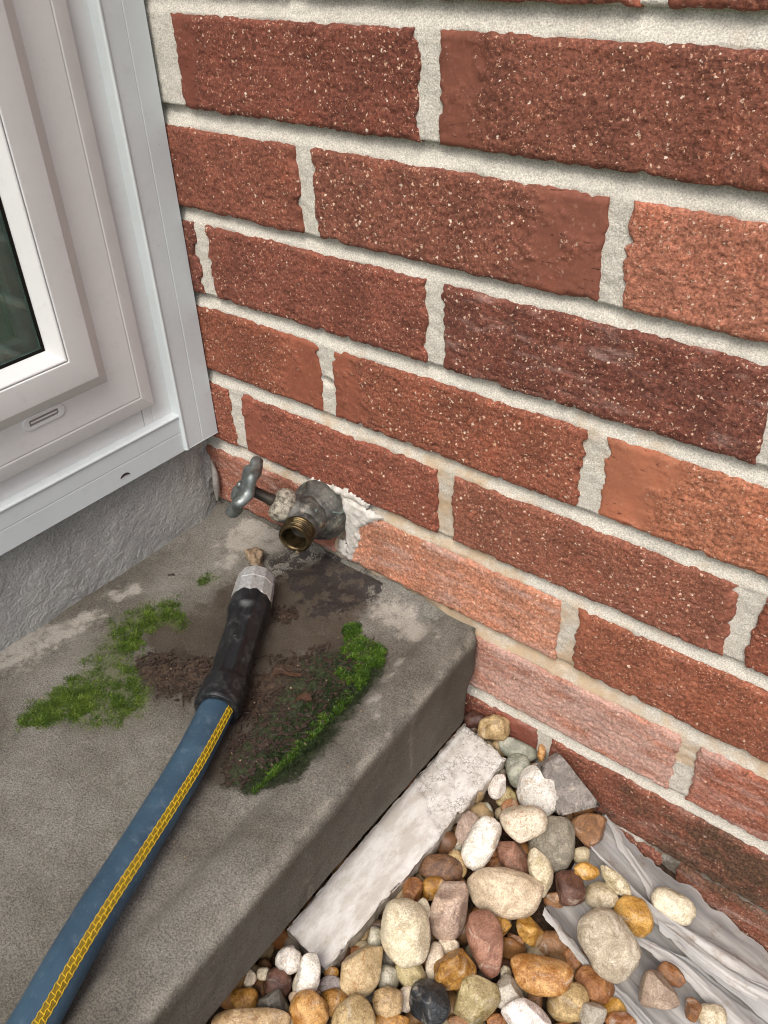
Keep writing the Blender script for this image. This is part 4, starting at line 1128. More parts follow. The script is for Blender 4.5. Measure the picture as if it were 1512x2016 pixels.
# ------------------------------------------------------------------ pebbles
PEBBLES = [
    (272.5, -6.7, -85.5, -140, 3, 26, 13, 10.6, 9, 'tan', 'lump', 'lumpy yellow brown pebble wedged against the brick wall behind the marble offcut'),
    (294.6, -6.9, -97.1, -143, 11, 13, 17, 8.1, 6.9, 'greygreen', 'smooth', 'flat pale grey green pebble between the marble offcut and an upright orange pebble'),
    (304.5, -21.6, -99.9, -143, -5, 33, 9.9, 13.5, 8.4, 'greygreen', 'smooth', 'grey green pebble tucked between the marble corner and the knobbly white rock'),
    (313.4, -2, -92.2, -141, -3, 28, 3.2, 7.6, 2.7, 'orange', 'smooth', 'tiny upright orange pebble standing against a mortar joint of the wall'),
    (327.4, -28.9, -97.4, -144, -6, 32, 17.4, 20.1, 14.8, 'white', 'knob', 'knobbly bright white rock with a scalloped outline and rusty pits'),
    (334.4, -64.7, -91.4, -146, -5, 33, 17.3, 13.3, 11.3, 'veined', 'smooth', 'rounded cream pebble with orange veins just under the knobbly white rock'),
    (317.1, -94.6, -94.5, -165, -29, 90, 19.7, 10.9, 9.3, 'white', 'rough', 'elongated chalk white pebble beside the marble offcut'),
    (337.5, -82.7, -109.3, -151, -14, 50, 10.3, 14, 8.8, 'red', 'angular', 'dusty red angular pebble left of the round grey rough rock'),
    (353.1, -52.7, -113.7, -147, -7, 32, 17.3, 19.9, 14.7, 'grey', 'rough', 'round grey rough rock under the veined cream pebble'),
    (368.2, -24.1, -118, -146, -9, 31, 14.6, 13, 11.1, 'brown', 'angular', 'brown and orange pebble below the grey triangular stone at the sheeting tip'),
    (361.3, -85.8, -99, -167, 29, -43, 16.4, 8.5, 7.3, 'creamchip', 'angular', 'cream chipped block pebble standing on end beside the big beige oval'),
    (347.7, -112.4, -103.2, -150, 1, 25, 26.4, 16.5, 14, 'beige', 'smooth', 'big smooth beige oval pebble in the middle of the gravel'),
    (303.7, -125.4, -99.7, -149, 1, 32, 15.8, 10, 8.5, 'darkbrown', 'rough', 'dark brown rough pebble against the marble offcut side'),
    (310.4, -115.5, -101.6, -150, -11, 52, 6.9, 10.1, 5.8, 'tan', 'lump', 'small tan knob of a pebble beside the dark brown one'),
    (325.8, -148.6, -97, -151, 4, 27, 13, 19.9, 11.1, 'rose', 'angular', 'rose and grey faceted pebble between two cream pebbles'),
    (308.7, -138.6, -101.1, -151, -8, 48, 10.6, 7.8, 6.6, 'amber', 'angular', 'glossy amber brown pebble behind the rose faceted one'),
    (315.6, -182.6, -86.1, -152, -3, 44, 16.5, 20.7, 14, 'cream', 'smooth', 'large flat cream white pebble leaning near the lower marble end'),
    (313.4, -159.5, -93.5, -154, -13, 61, 4.8, 6.5, 4.1, 'cream', 'smooth', 'small cream nub behind the large flat cream pebble'),
    (356.1, -148.1, -105.6, -154, -8, 43, 12.1, 20.8, 10.3, 'red', 'smooth', 'long dusty red teardrop pebble under the big beige oval'),
    (355.6, -129.4, -114.4, -152, -4, 35, 8.3, 8.3, 7.1, 'amber', 'angular', 'golden brown pebble behind the red teardrop pebble'),
    (372.1, -116.4, -119.1, -154, -12, 46, 8.7, 10.8, 7.4, 'gold', 'angular', 'gold yellow chipped pebble below the big beige oval on its wall side'),
    (336.3, -163.1, -109, -153, -2, 36, 7.4, 6.8, 5.7, 'cream', 'angular', 'small cream angular chip between the rose pebble and the red teardrop'),
    (366.6, -126.4, -126.5, -153, -5, 35, 6.6, 6.3, 5.3, 'brown', 'angular', 'small brown chip between the red teardrop and the long orange pebble'),
    (306.6, -216.8, -91.6, -161, -18, 87, 19.3, 12.8, 10.9, 'rust', 'angular', 'cream wedge shaped stone stained rust orange in front of the marble end'),
    (350.2, -176.3, -103.9, -160, -16, 70, 13.1, 11.8, 10, 'amber', 'angular', 'wet amber wedge pebble below the small cream angular chip'),
    (368.4, -180.2, -109.1, -161, -16, 69, 16.1, 13.5, 11.5, 'olive', 'angular', 'large olive cream chunk with a brown seam below the wet amber wedge'),
    (383.3, -162.6, -113.3, -155, 3, 19, 10.4, 10.4, 8.8, 'clear', 'angular', 'pale translucent quartz pebble beside the large olive cream chunk'),
    (400.3, -170.9, -110.1, -156, -2, 27, 15.8, 11.4, 9.7, 'white', 'angular', 'white crystalline rock at the lower edge of the photo'),
    (348.9, -202, -103.5, -156, -1, 37, 13, 13.7, 11.1, 'black', 'angular', 'blue black glossy pebble, the only black one in the gravel'),
    (329.5, -219.8, -98, -156, 2, 38, 9.8, 9.5, 8, 'tan', 'rough', 'tan sandy pebble left of the blue black one'),
    (336.6, -178.6, -109, -154, -1, 37, 6.6, 13.9, 5.6, 'cream', 'smooth', 'narrow cream pebble standing above the blue black one'),
    (328, -194.7, -106.6, -155, 1, 37, 10.5, 9.2, 7.8, 'olive', 'smooth', 'olive yellow translucent pebble under the large flat cream pebble'),
    (318.8, -205.3, -104, -155, 2, 38, 7.2, 7.8, 6.1, 'clear', 'smooth', 'whitish translucent pebble right of the rust stained wedge'),
    (268.5, -241.4, -83.1, -157, 14, 24, 9, 8.3, 7.1, 'white', 'lump', 'cracked white round pebble under the lower marble corner'),
    (286.9, -243, -78, -155, 9, 34, 7.2, 12.8, 6.1, 'chalk', 'smooth', 'smooth white egg shaped pebble under the marble end'),
    (279.7, -245.4, -93, -156, 10, 32, 4.5, 9.6, 3.8, 'clear', 'smooth', 'pale pebble half hidden behind the white egg shaped one'),
    (299.3, -257.5, -81.5, -156, 6, 40, 12.5, 11.3, 9.6, 'orange', 'smooth', 'bright orange glossy round pebble at the lower edge'),
    (304.9, -241.7, -91.1, -160, 15, 15, 9, 7.8, 6.6, 'amber', 'smooth', 'brown and honey translucent pebble touching the bright orange one'),
    (320.5, -240.6, -87.5, -157, 4, 39, 13.5, 11, 9.4, 'tan', 'smooth', 'tan rounded pebble right of the bright orange glossy one'),
    (286.6, -248.6, -94.9, -155, 2, 48, 10.1, 4.4, 3.8, 'rose', 'smooth', 'peach pebble peeking out behind the bright orange one'),
    (278, -267.3, -83.9, -156, 8, 41, 8.6, 8, 6.8, 'slate', 'angular', 'grey angular pebble left of the bright orange one'),
    (269.5, -254, -92.2, -155, 8, 41, 8.6, 9.6, 7.3, 'maroon', 'rough', 'dark maroon rough pebble under the sill edge'),
    (259.9, -274.2, -91.5, -156, 9, 41, 8.5, 6.9, 5.9, 'amber', 'smooth', 'round honey pebble under the concrete sill edge'),
    (254.4, -263.4, -91.1, -157, 14, 29, 3.8, 5.8, 3.3, 'cream', 'angular', 'small cream chip under the concrete sill edge'),
    (258.2, -255.6, -91.4, -154, 8, 41, 4.5, 3.9, 3.3, 'cream', 'rough', 'small pale chip nearest the cracked white round pebble'),
    (258.8, -260.8, -100.4, -155, 8, 41, 4.5, 5.8, 3.8, 'brown', 'angular', 'small brown chip between the honey and maroon pebbles'),
    (245.1, -268.3, -99.4, -154, -7, 76, 9.7, 8.4, 7.1, 'orange', 'smooth', 'orange brown pebble in the dark gap below the sill'),
    (279.1, -284.3, -75.9, -156, 8, 44, 23.3, 7.8, 6.6, 'speckle', 'smooth', 'large tan speckled stone cut off by the lower edge of the photo'),
    (394.8, -143.2, -108.5, -154, -2, 24, 20.3, 11.8, 10, 'orange', 'smooth', 'long pale orange pebble below the red teardrop on its wall side'),
    (421.4, -115.5, -133.1, -153, 4, 7, 13.5, 11.5, 9.8, 'orangebrown', 'angular', 'orange brown wet pebble beside the plastic strand'),
    (413, -136.9, -130.7, -156, -8, 34, 13.9, 11.9, 10.2, 'tan', 'smooth', 'brownish tan pebble below the long pale orange pebble'),
    (429.9, -136, -126.5, -162, -18, 58, 9.4, 8.1, 6.9, 'clear', 'angular', 'pale greenish white pebble at the lower edge beside the plastic strand'),
    (437.9, -120.3, -137.7, -156, -10, 33, 8.7, 7.3, 6.2, 'gold', 'smooth', 'amber yellow pebble near the lower edge under the plastic strand'),
    (445.7, -127.4, -130.9, -157, -10, 33, 9.8, 5.9, 5, 'orangebrown', 'angular', 'orange pebble cut by the lower edge under the plastic strand'),
    (385.5, -109.4, -131.9, -153, -7, 34, 12.6, 8.4, 7.2, 'brown', 'smooth', 'brown wet pebble behind the long pale orange pebble'),
    (402.5, -107.5, -136.7, -153, 5, 8, 9.7, 8.4, 7.1, 'orangebrown', 'smooth', 'orange brown pebble sunk left of the plastic strand'),
    (419.3, -94.3, -115.5, -160, -21, 59, 17.7, 23.1, 15, 'greycream', 'rough', 'large grey cream rock lying on the plastic sheeting'),
    (423.4, -60.9, -124.6, -160, -24, 61, 12.1, 14.2, 10.3, 'gold', 'smooth', 'orange egg shaped pebble on the plastic sheeting'),
    (441.2, -34.6, -129.7, -148, 3, 3, 15.9, 10.1, 8.6, 'cream', 'rough', 'cream pebble half covered by a fold of the sheeting near the wall'),
    (402.9, -49.4, -118.8, -151, 14, -9, 14.5, 6.5, 5.6, 'creamchip', 'lump', 'long lumpy cream pebble beside the upper plastic fold'),
    (383.5, -57.4, -113.3, -148, -4, 24, 9.1, 6.2, 5.3, 'gold', 'lump', 'small golden pebble with a dark hole beside the lumpy cream one'),
    (398.4, -60.7, -126.5, -149, 1, 15, 12.4, 9.8, 8.3, 'pale', 'smooth', 'pale yellow white pebble above the large grey cream rock'),
    (378.8, -71.3, -121, -150, -8, 32, 10.5, 12, 9, 'maroon', 'angular', 'dark reddish brown pebble right of the chipped cream block'),
    (373.3, -44.9, -119.4, -148, -8, 32, 6.7, 6, 5.1, 'pale', 'smooth', 'small pale pebble at the tip of the upper plastic fold'),
    (458.4, -97.9, -126.5, -152, -1, 10, 13.2, 11.9, 10.1, 'rosegrey', 'angular', 'square pinkish grey chunk lying on the sheeting'),
    (459.4, -78.1, -134.8, -151, 4, -1, 9.5, 6.8, 5.8, 'brown', 'angular', 'brown angular chip behind the square pinkish grey chunk'),
    (479.2, -87.4, -140.4, -156, -14, 31, 5.7, 7.3, 4.8, 'brown', 'angular', 'small brown grey chip right of the square pinkish chunk'),
    (490.5, -82.5, -143.6, -156, -15, 31, 9.3, 8, 6.8, 'creamchip', 'rough', 'rough cream stone at the lower edge on the sheeting'),
    (299.8, -43.9, -98.6, -146, 13, 10, 7, 10.1, 6, 'white', 'angular', 'small white broken piece against the marble offcut side'),
    (306.6, -41.5, -109.5, -145, -4, 34, 8.6, 7.9, 6.7, 'olive', 'smooth', 'olive grey pebble in shade left of the knobbly white rock'),
    (314.7, -50.9, -102.8, -148, -15, 50, 6.9, 5, 4.2, 'orangebrown', 'smooth', 'small orange pebble tucked under the knobbly white rock'),
    (300, -63.8, -107.7, -145, -3, 35, 7.7, 6.9, 5.9, 'greygreen', 'smooth', 'shaded grey pebble between the marble offcut and the chalk white pebble'),
    (301.3, -88.3, -99, -148, 11, 15, 8.2, 12.7, 7, 'rosegrey', 'rough', 'pinkish tan pebble pressed under the marble offcut side'),
    (298.6, -101.9, -107.3, -148, -2, 36, 7.4, 5.9, 5.1, 'grey', 'rough', 'small dark grey pebble beside the marble offcut under the pinkish tan one'),
    (327.9, -91.1, -115.6, -151, -13, 51, 9.6, 6.7, 5.7, 'orangebrown', 'angular', 'amber brown pebble under the end of the chalk white one'),
    (298.2, -152.8, -98.2, -152, 9, 21, 7, 10.5, 5.9, 'orangebrown', 'angular', 'orange brown pebble against the middle of the marble side'),
    (298.5, -193.6, -98.2, -153, 4, 34, 5, 8, 4.3, 'clear', 'smooth', 'whitish oval pebble behind the large flat cream pebble beside the marble'),
    (291.7, -207.5, -105.3, -156, -13, 72, 8.7, 5, 4.3, 'orangebrown', 'smooth', 'shaded orange brown pebble under the marble edge'),
    (290.7, -227.8, -96, -154, 5, 39, 4.9, 3.9, 3.3, 'amber', 'rough', 'small amber crumb at the lowest marble corner'),
    (309.8, -194, -110.4, -154, 2, 38, 6, 7.4, 5.1, 'grey', 'smooth', 'light grey pebble under the large flat cream pebble'),
    (373, -82.4, -128.3, -150, -7, 33, 8, 5.8, 4.9, 'brown', 'smooth', 'brown pebble under the chipped cream block'),
    (373.6, -150.4, -119.5, -154, -5, 35, 3.7, 4.4, 3.1, 'cream', 'smooth', 'tiny cream pebble between the red teardrop and the long orange one'),
    (395.9, -151.1, -125.8, -156, -6, 35, 5.3, 7.9, 4.5, 'brown', 'smooth', 'brown pebble right of the pale translucent quartz'),
    (295.8, -234.3, -97.5, -158, 12, 23, 9.6, 7, 6, 'lilac', 'smooth', 'lilac grey pebble beside the white egg shaped one'),
    (334.3, -207, -108.4, -157, 6, 26, 5.5, 7.7, 4.7, 'cream', 'smooth', 'flat cream pebble between the tan sandy and the black pebble'),
    (337, -225.9, -100.1, -157, 2, 38, 11.8, 4.4, 3.7, 'amber', 'smooth', 'amber stone cut by the lower edge beneath the tan sandy pebble'),
    (366.8, -194.6, -117.6, -157, -2, 36, 8.3, 3.8, 3.3, 'brown', 'rough', 'brown stone cut by the lower edge beneath the olive chunk'),
    (384, -178.1, -122.5, -157, -4, 36, 6.4, 4.5, 3.8, 'orangebrown', 'smooth', 'rusty stone cut by the lower edge beside the white crystalline rock'),
    (337.7, -138.5, -118.4, -152, 2, 28, 5.6, 7.7, 4.8, 'slate', 'smooth', 'shaded grey brown pebble between the rose pebble and the beige oval'),
    (253, -4.7, -92.5, -140, -3, 34, 9.2, 7.5, 6.4, 'maroon', 'smooth', 'dark reddish pebble in the corner of sill, wall and marble'),
    (321.3, -164.1, -113.7, -153, -1, 37, 4.8, 6.9, 4.1, 'slate', 'smooth', 'dark pebble between the flat cream and the rose faceted pebbles'),
    (314.4, -218.6, -111.8, -156, 3, 38, 4.5, 5.8, 3.9, 'slate', 'smooth', 'dark grey pebble between the rust stained wedge and the tan sandy one'),
]

def ico(sub):
    bm = bmesh.new(); bmesh.ops.create_icosphere(bm, subdivisions=sub, radius=1.0)
    V = np.array([v.co[:] for v in bm.verts]); F = np.array([[v.index for v in f.verts] for f in bm.faces]); bm.free(); return V, F
ICO = {s: ico(s) for s in (2, 3, 4, 5)}
def stone(V, style, seed):
    rg = np.random.default_rng(seed)
    V = V.copy(); D = V.copy()
    nz = lambda f, o=2, s=0: fbm(D * f + seed * 1.37, o, seed + s)
    if style == 'smooth':
        p = 2.35; V = V / (np.abs(V) ** p).sum(1)[:, None] ** (1 / p)
        V = V * (1 + .16 * nz(.9) + .025 * nz(4))[:, None]
        V[:, 0] *= 1 + .16 * D[:, 1] * rg.choice([-1, 1])
        for k in range(8):
            n = rg.normal(size=3); n /= np.linalg.norm(n); d = rg.uniform(.74, .98)
            hh = V @ n - d; V = V - np.outer(np.where(hh > -.12, np.where(hh > .12, hh, (hh + .12) ** 2 / .48), 0), n) * .8
        V = V * (1 + .012 * nz(8, 2))[:, None]
    elif style == 'lump':
        V = V * (1 + .30 * nz(1.5) + .06 * nz(4, 3))[:, None]
    elif style == 'knob':
        V = V * (1 + .08 * nz(1.0) + .12 * np.abs(nz(2.6)) ** .7 - .06 + .03 * nz(7, 3))[:, None]
    elif style == 'rough':
        p = 2.5; V = V / (np.abs(V) ** p).sum(1)[:, None] ** (1 / p)
        V = V * (1 + .14 * nz(1.1) + .05 * nz(4, 3) + .02 * nz(10, 2))[:, None]
    else:
        V = V * (1.12 + .10 * nz(1.0))[:, None]
        for k in range(11):
            n = rg.normal(size=3); n /= np.linalg.norm(n); d = rg.uniform(.66, .92)
            h = V @ n - d
            soft = np.where(h > -.08, np.where(h > .08, h, (h + .08) ** 2 / .32), 0)
            V = V - np.outer(soft, n)
        V = V * (1 + .03 * nz(3, 3) + .012 * nz(9, 2))[:, None]
    # the silhouette keeps the measured half-widths
    ext = (V.max(0) - V.min(0)) / 2
    V = (V - (V.max(0) + V.min(0)) / 2) / ext
    return V
WASH = random.Random(11)
for i, (x, y, z, ex, ey, ez, a, b, c, mk, sty, lab) in enumerate(PEBBLES):
    V, F = ICO[5 if max(a, b) > 22 else 4]
    V = stone(V, sty, 100 + i) * np.array([a, b, c]) / 1000
    me = mesh_data('pebble', V, F, PEB_M[mk], True)
    o = obj('pebble', me, None, (x / 1000, y / 1000, z / 1000), Euler((R_(ex), R_(ey), R_(ez))))
    w_ = WASH.uniform(.92, 1.05) * (1.14 if mk in ('white', 'chalk') else 1); o['wash'] = (w_, w_ * WASH.uniform(.97, 1.01), w_ * WASH.uniform(.94, 1.01))
    tag(o, lab, 'pebble', 'river pebbles in the gravel bed')
# flat triangular grey stone leaning on the wall
TRI = np.array([[329, -7, -74], [367, -8, -105], [347, -35, -105], [321, -23, -79]]) / 1000
cen = TRI.mean(0); nrm = np.cross(TRI[1] - TRI[0], TRI[3] - TRI[0]); nrm /= np.linalg.norm(nrm)
if nrm[1] > 0: nrm = -nrm
V, F = ICO[4]
u_ = TRI[1] - TRI[0]; u_ /= np.linalg.norm(u_); v_ = np.cross(nrm, u_)
pol = np.stack([(TRI - cen) @ u_, (TRI - cen) @ v_], 1)
ang = np.arctan2(pol[:, 1], pol[:, 0]); od = np.argsort(ang); pol = pol[od]
dirs = V[:, :2] / (np.linalg.norm(V[:, :2], axis=1)[:, None] + 1e-9)
rad = np.full(len(V), 9.0)
for k in range(4):
    p, q2 = pol[k], pol[(k + 1) % 4]; e = q2 - p; nn = np.array([e[1], -e[0]]); nn /= np.linalg.norm(nn)
    dd = nn @ p
    cs = dirs @ nn
    rad = np.minimum(rad, np.where(cs > 1e-3, dd / np.maximum(cs, 1e-3), 9))
pl = np.linalg.norm(V[:, :2], axis=1)
rr2 = np.minimum(1, pl * 1.45) ** .9
zz = np.sign(V[:, 2]) * np.minimum(1, np.abs(V[:, 2]) * 2.2) * .0048
W2 = cen + (dirs[:, 0] * rad * rr2)[:, None] * u_ + (dirs[:, 1] * rad * rr2)[:, None] * v_ + np.outer(zz, nrm)
W2 = W2 + fbm(W2 * 90, 3, 5)[:, None] * nrm * .0012
o = build('pebble', W2 - cen, F, PEB_M['slate'], None, True); o.location = cen; o['wash'] = (1.15, 1.08, 1.05)
tag(o, 'flat grey triangular stone leaning against the brick wall', 'pebble', 'river pebbles in the gravel bed')

# small gravel filling in below and around
rg = np.random.default_rng(3)
tones = np.array([lin(h)[:3] for h in ('#8a6a45', '#6d4c33', '#a08a66', '#7a5a3c', '#8f5f35', '#5d4a3a', '#a7977a', '#7b6f60', '#94683c', '#5a3d2e')])
Vs, Fs, Cs, n = [], [], [], 0
bv, bf = ICO[2]; pos = []
PX = np.zeros((3000, 3))
for k in range(14000):
    x, y = rg.uniform(.225, .95), rg.uniform(-.80, -.004)
    r_ = rg.uniform(.005, .012) if (x < .6 and y > -.34) else rg.uniform(.008, .019)
    if x > .355 and y > -.112 and x < .62 and (y > -.112 + 0): continue
    Q = PX[:len(pos)]
    if len(pos) and ((x - Q[:, 0]) ** 2 + (y - Q[:, 1]) ** 2 < (.66 * (r_ + Q[:, 2])) ** 2).any(): continue
    PX[len(pos)] = (x, y, r_); pos.append(k)
    Mx = np.array(Euler(rg.uniform(0, 6, 3)).to_matrix())
    v = stone(bv, ('smooth', 'angular', 'lump')[k % 3], 2000 + k) * np.array([1.15, .9, .75]) * r_
    v = v @ Mx.T + np.array([x, y, zs_np(x) - .004 + rg.uniform(0, .005) + (r_ * .45 if not (x < .6 and y > -.34) else 0)])
    v[:, 1] = np.minimum(v[:, 1], .0)
    Vs.append(v); Fs.append(bf + n); n += len(v)
    Cs.append(np.repeat(np.append(tones[rg.integers(len(tones))] * rg.uniform(.7, 1.15), 1)[None], len(v), 0))
    if len(pos) > 2400: break
o = build('gravel', np.vstack(Vs), np.vstack(Fs), GRAVEL, None, True, None, {'tone': np.vstack(Cs)})
tag(o, 'small brown and tan gravel filling the gaps under the pebbles', kind='stuff')

rg = np.random.default_rng(77); parts = []
for k in range(900):
    x, y = rg.uniform(.24, .56), rg.uniform(-.36, -.006); r = rg.uniform(.0008, .0024)
    if (x < .305 and y > -.24) or (x > .36 and y > -.125): continue
    v, f = ICO[2]; v = stone(v, 'angular', 6000 + k % 40) * r * rg.uniform(.6, 1.2, 3) + [x, y, zs_np(x) + rg.uniform(-.002, .008)]
    parts.append((v, f))
V, F = join(parts); tag(build('soil_crumbs', V, F, SOIL), 'dark soil crumbs and grit between the pebbles', kind='stuff')

# ------------------------------------------------------------------ torn plastic sheeting
FILM = [[(369, 2, -126), (402, -2, -136), (437, -3, -145), (473, -4, -156), (512, -5, -167), (553, -10, -172)], [(370, -32, -126), (403, -38, -136), (438, -43, -146), (474, -45, -156), (509, -47, -166), (544, -49, -171)], [(372, -68, -127), (405, -75, -136), (436, -81, -145), (468, -85, -154), (502, -86, -164), (530, -87, -170)], [(371, -93, -127), (394, -99, -133), (420, -104, -141), (451, -111, -149), (477, -112, -157), (505, -112, -165)]]
STRANDS = [([(375, -36, -115), (403, -39, -123), (431, -41, -131), (461, -37, -139), (489, -31, -147), (527, -26, -157)], [(378, -38, -116), (406, -44, -124), (431, -51, -131), (469, -58, -142), (503, -58, -151), (544, -60, -158)]), ([(371, -94, -120), (389, -99, -125), (413, -104, -132), (434, -106, -138), (454, -109, -143), (476, -113, -150)], [(373, -100, -120), (391, -106, -125), (413, -110, -132), (430, -114, -137), (449, -118, -142), (470, -124, -148)]), ([(419, -69, -131), (438, -63, -137), (458, -56, -142), (484, -55, -150), (509, -54, -157), (538, -56, -162)], [(420, -72, -132), (439, -70, -137), (458, -69, -142), (484, -73, -150), (507, -78, -156), (533, -82, -161)]), ([(371, -1, -124), (389, -7, -129), (410, -18, -135), (425, -24, -139), (440, -30, -143), (452, -32, -147)], [(371, -4, -124), (389, -14, -129), (410, -25, -135), (423, -32, -138), (435, -38, -142), (447, -42, -145)]), ([(434, -51, -126), (460, -48, -133), (486, -46, -140), (513, -38, -148), (536, -37, -152), (555, -35, -153)], [(441, -57, -128), (464, -58, -134), (489, -56, -141), (515, -51, -148), (537, -50, -152), (556, -50, -154)])]
sheet = thing('plastic_sheeting', 'torn whitish plastic weed sheeting in folded strands over the gravel by the wall', 'sheeting', (.45, -.05, -.155))
def flow_attr(S, T): return np.stack([S, T, np.zeros_like(S), np.ones_like(S)], -1).reshape(-1, 4)
rows = [catmull(np.array(r_, float) / 1000, 120) for r_ in FILM]
nt_ = 60; tt = np.linspace(0, 1, nt_)
G = np.stack(rows, 1)                                       # (120, 4, 3)
Vf = np.stack([np.stack([np.interp(tt, np.linspace(0, 1, 4), G[i, :, k]) for k in range(3)], -1) for i in range(120)])
S, T = np.meshgrid(np.linspace(0, 1, 120), tt, indexing='ij')
wr = fbm(xyz(S * 3, T * 9, 0), 3, 4) * .0030 + np.abs(fbm(xyz(S * 1.6, T * 5 + 5, 0), 2, 6)) * .007
Vf[..., 2] += wr - .002
edge_n = fbm(xyz(S * 14, 0, 0), 3, 9)
Vf[..., 1] += (edge_n * .005 + fbm(xyz(S * 60, 0, 0), 2, 19) * .0008) * (np.abs(T - .5) * 2) ** 6
Vf[..., 1] = np.minimum(Vf[..., 1], .004)
o = build('film', Vf.reshape(-1, 3), grid_faces(120, nt_), FILM_M, None, True, {'thin': np.full(S.size, .38)}, {'flow': flow_attr(S, T)}); at_origin(o, sheet)
for k, (ea, eb) in enumerate(STRANDS):
    A = catmull(np.array(ea, float) / 1000, 110); B = catmull(np.array(eb, float) / 1000, 110)
    nw = 22; w = np.linspace(0, 1, nw)
    S, T = np.meshgrid(np.linspace(0, 1, 110), w, indexing='ij')
    V = A[:, None, :] * (1 - w)[None, :, None] + B[:, None, :] * w[None, :, None]
    width = np.linalg.norm(A - B, axis=1)[:, None]
    arch = np.sin(np.pi * T) * np.clip(width * .22, 0, .006)
    fold = fbm(xyz(S * 2.2, T * 3.5 + k * 5, k), 3, 30 + k) * np.clip(width * .22, .0006, .005)
    V[..., 2] += arch + fold
    V[..., 1] += (fbm(xyz(S * 7, k, 0), 3, 60 + k) * .0035 + fbm(xyz(S * 55, k, 0), 2, 66 + k) * .0004) * np.where(T > .5, T, 1 - T) ** 4
    V[..., 1] = np.minimum(V[..., 1], .002)
    o = build('strand', V.reshape(-1, 3), grid_faces(110, nw), FILM_M, None, True, {'thin': np.full(S.size, .16)}, {'flow': flow_attr(S, T * .3 + k)}); at_origin(o, sheet)

# ------------------------------------------------------------------ moss, litter
def slab_z(x, y): return .0005 - .001 * np.clip(x / .2, 0, 1) + .0045 * np.clip((x - .212) / .018, 0, 1)
def moss(name, blobs, count, hmin, hmax, lean, wid, mat, seed, thr=.05):
    rg = np.random.default_rng(seed)
    B = np.array(blobs, float); area = B[:, 2] ** 2; pr_ = area / area.sum()
    V, F, A, n = [], [], [], 0
    k = rg.choice(len(B), count * 3, p=pr_)
    r = np.sqrt(rg.uniform(0, 1, count * 3)) * B[k, 2] * 1.12; a = rg.uniform(0, 2 * np.pi, count * 3)
    x = (B[k, 0] + r * np.cos(a)) / 1000; y = (B[k, 1] + r * np.sin(a)) / 1000
    f = in_blobs(x, y, blobs, 1.15) + .7 * fbm(xyz(x, y) * 130, 4, seed)
    ok = np.where((f > thr + rg.uniform(0, .25, len(f))))[0][:count]
    x, y, f = x[ok], y[ok], np.clip(f[ok], 0, 1)
    m_ = len(x)
    clump = fbm(xyz(x, y) * 240, 2, seed + 1)
    h = rg.uniform(hmin, hmax, m_) * (.55 + .6 * np.clip(f * 1.6, 0, 1)) * (1 + .3 * clump)
    az = rg.uniform(0, 2 * np.pi, m_); ln = rg.uniform(lean[0], lean[1], m_)
    d = np.stack([np.cos(az) * np.sin(ln), np.sin(az) * np.sin(ln), np.cos(ln)], 1)
    side = np.stack([-np.sin(az), np.cos(az), np.zeros(m_)], 1)
    base = np.stack([x, y, slab_z(x, y) + np.clip(f, 0, .6) * .0018 * rg.uniform(0, 1, m_) - .0004], 1)
    w = wid * rg.uniform(.6, 1.3, m_)[:, None]
    mid = base + d * (h * .55)[:, None]
    tip = base + d * h[:, None] + np.stack([np.cos(az) * h * .25, np.sin(az) * h * .25, -h * .10], 1)
    Vv_ = np.stack([base - side * w * .7, base + side * w * .7, mid + side * w, mid - side * w, tip], 1).reshape(-1, 3)
    q = np.arange(m_)[:, None] * 5
    Ft = np.vstack([q + [0, 1, 2], q + [0, 2, 3], q + [3, 2, 4]])
    tn = np.clip(.45 + .35 * clump + rg.normal(0, .16, m_), 0, 1)
    at = np.stack([tn * .5, tn * .5, tn * .9, tn * .9, np.clip(tn * 1.15, 0, 1)], 1).ravel()
    return build(name, Vv_, Ft, mat, None, False, {'tone': at})
MB2 = [(171, -54, 8), (178, -60, 8), (188, -62, 9), (198, -64, 10), (206, -69, 7), (190, -74, 9), (201, -80, 9), (206, -90, 7), (196, -92, 8), (183, -70, 8)]
MB2 += [(213 + .4 * math.sin(y * .7) + (.12 * (y + 200) if y < -200 else 0), y, 1.9 + .8 * math.sin(y * 1.3)) for y in range(-98, -206, -5)]
MB2 += [(209 + 1.5 * math.sin(y * .5), y, 2.4) for y in range(-96, -160, -9)]
o = moss('moss', [(x, y, r * 1.14) for x, y, r in MOSSA], 30000, .0014, .0034, (.5, 1.45), .00026, MOSS_A, 5, .02); tag(o, 'feathery green moss patch on the sill between the parging and the hose', kind='stuff')
o = moss('moss', MOSSSPARSE, 3200, .0012, .0030, (.6, 1.5), .00022, MOSS_A, 6, .16); tag(o, 'thin scattered moss around the feathery patch', kind='stuff')
o = moss('moss', MB2, 11500, .0012, .0036, (.2, 1.35), .00028, MOSS_B, 7, .05); tag(o, 'bright green moss along the raised lip of the sill', kind='stuff')
o = moss('moss', ALGAE, 22000, .0005, .0013, (.3, 1.3), .00034, MOSS_D, 8, .0); tag(o, 'dark wet moss mat between the hose and the raised lip', kind='stuff')
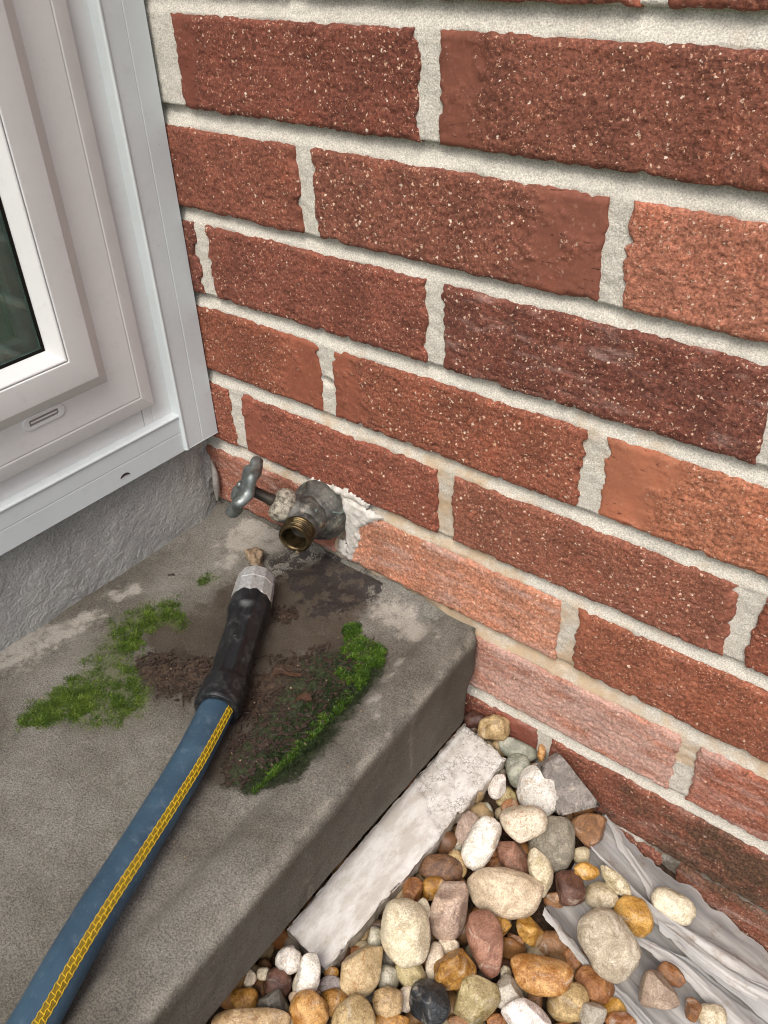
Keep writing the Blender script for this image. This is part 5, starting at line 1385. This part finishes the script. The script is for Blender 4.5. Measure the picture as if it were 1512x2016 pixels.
# litter: tiny twigs and crumbs
rg = np.random.default_rng(9); parts = []
spots = [(x, y, r) for x, y, r in DIRT] + [(x - 8, y + 4, r * .75) for x, y, r in ALGAE] + [(150, -130, 30), (172, -160, 24), (110, -165, 26)]
for k in range(1100):
    x, y, r = spots[k % len(spots)]
    a, q = rg.uniform(0, 6.28), math.sqrt(rg.uniform(0, 1)) * r
    cx, cy = (x + q * math.cos(a)) / 1000, (y + q * math.sin(a)) / 1000
    L_ = rg.uniform(.0006, .0022) if k % 5 else rg.uniform(.003, .006); w_ = rg.uniform(.0004, .0010) if k % 5 else .0004
    t_ = rg.uniform(0, 3.14); cz = slab_z(cx, cy) + w_ * .6 + .0006
    V, F = box_vf(-L_, L_, -w_, w_, -w_ * .7, w_ * .7); V = np.array(V); V[:, 2] += rg.normal(0, .0002, 8); V[:, 0] *= rg.uniform(.7, 1.1, 8)
    V = V @ np.array([[math.cos(t_), math.sin(t_), 0], [-math.sin(t_), math.cos(t_), 0], [0, 0, 1]]) + [cx, cy, cz]
    parts.append((V, F))
V, F = join(parts); tag(build('litter', V, F, LITTER, None, False), 'dark crumbs and twig bits of soil litter on the sill', kind='stuff')
rg = np.random.default_rng(19); parts = []
for k in range(60):
    x, y = rg.uniform(-.02, .255), rg.uniform(-.40, -.03); r = rg.uniform(.0003, .0008)
    v, f = ICO[2]; parts.append((v * r * rg.uniform(.5, 1.2, 3) + [x, y, slab_z(x, y) + r * .7 + (.002 if x > .2 else .0006)], f))
for k in range(45):
    x, y, r0 = spots[k % len(spots)]; x = (x + rg.normal(0, r0 * .6)) / 1000; y = (y + rg.normal(0, r0 * .6)) / 1000; r = rg.uniform(.0003, .0008)
    v, f = ICO[2]; parts.append((v * r * rg.uniform(.5, 1.2, 3) + [x, y, slab_z(x, y) + r * .7 + .001], f))
V, F = join(parts); tag(build('grit', V, F, mat_plain('pale_grit', '#7d6d58', .7, var=.6, sc=220)), 'scattered grains of pale grit on the sill', kind='stuff')
def leaf_flake(pts, lab, mat=FLAKE):
    P = np.array(pts, float) / 1000; c = P.mean(0); n = len(P)
    V = [tuple(c + np.array([0, 0, .0012]))]
    for p in P: V.append(tuple(p))
    for p in P: V.append(tuple(p - np.array([0, 0, .0007])))
    F = [(0, 1 + i, 1 + (i + 1) % n) for i in range(n)] + [(1 + i, 1 + n + i, 1 + n + (i + 1) % n, 1 + (i + 1) % n) for i in range(n)]
    tag(build('leaf_flake', V, F, mat, None, False), lab, 'leaf', 'leaf flakes on the sill')
leaf_flake([(150, -121, 2.5), (156, -117.5, 4.5), (163, -116, 3.2), (170, -112, 2.2), (172, -114, 2), (166, -119, 3.6), (160, -121, 4.4), (154, -125, 2)], 'rust brown leaf flake lying beside the black hose sleeve')
leaf_flake([(182, -129, 2), (186, -124, 4), (190, -123.5, 3), (193, -126, 2), (191, -130, 3.4), (187, -131, 4), (184, -134, 2)], 'brown leaf flake in the dark wet moss mat')
leaf_flake([(2, -96, 2.2), (6, -92, 2.6), (9, -93, 2.2), (5, -98, 2.0)], 'small dark leaf chip on the bare sill near the parging', LITTER)
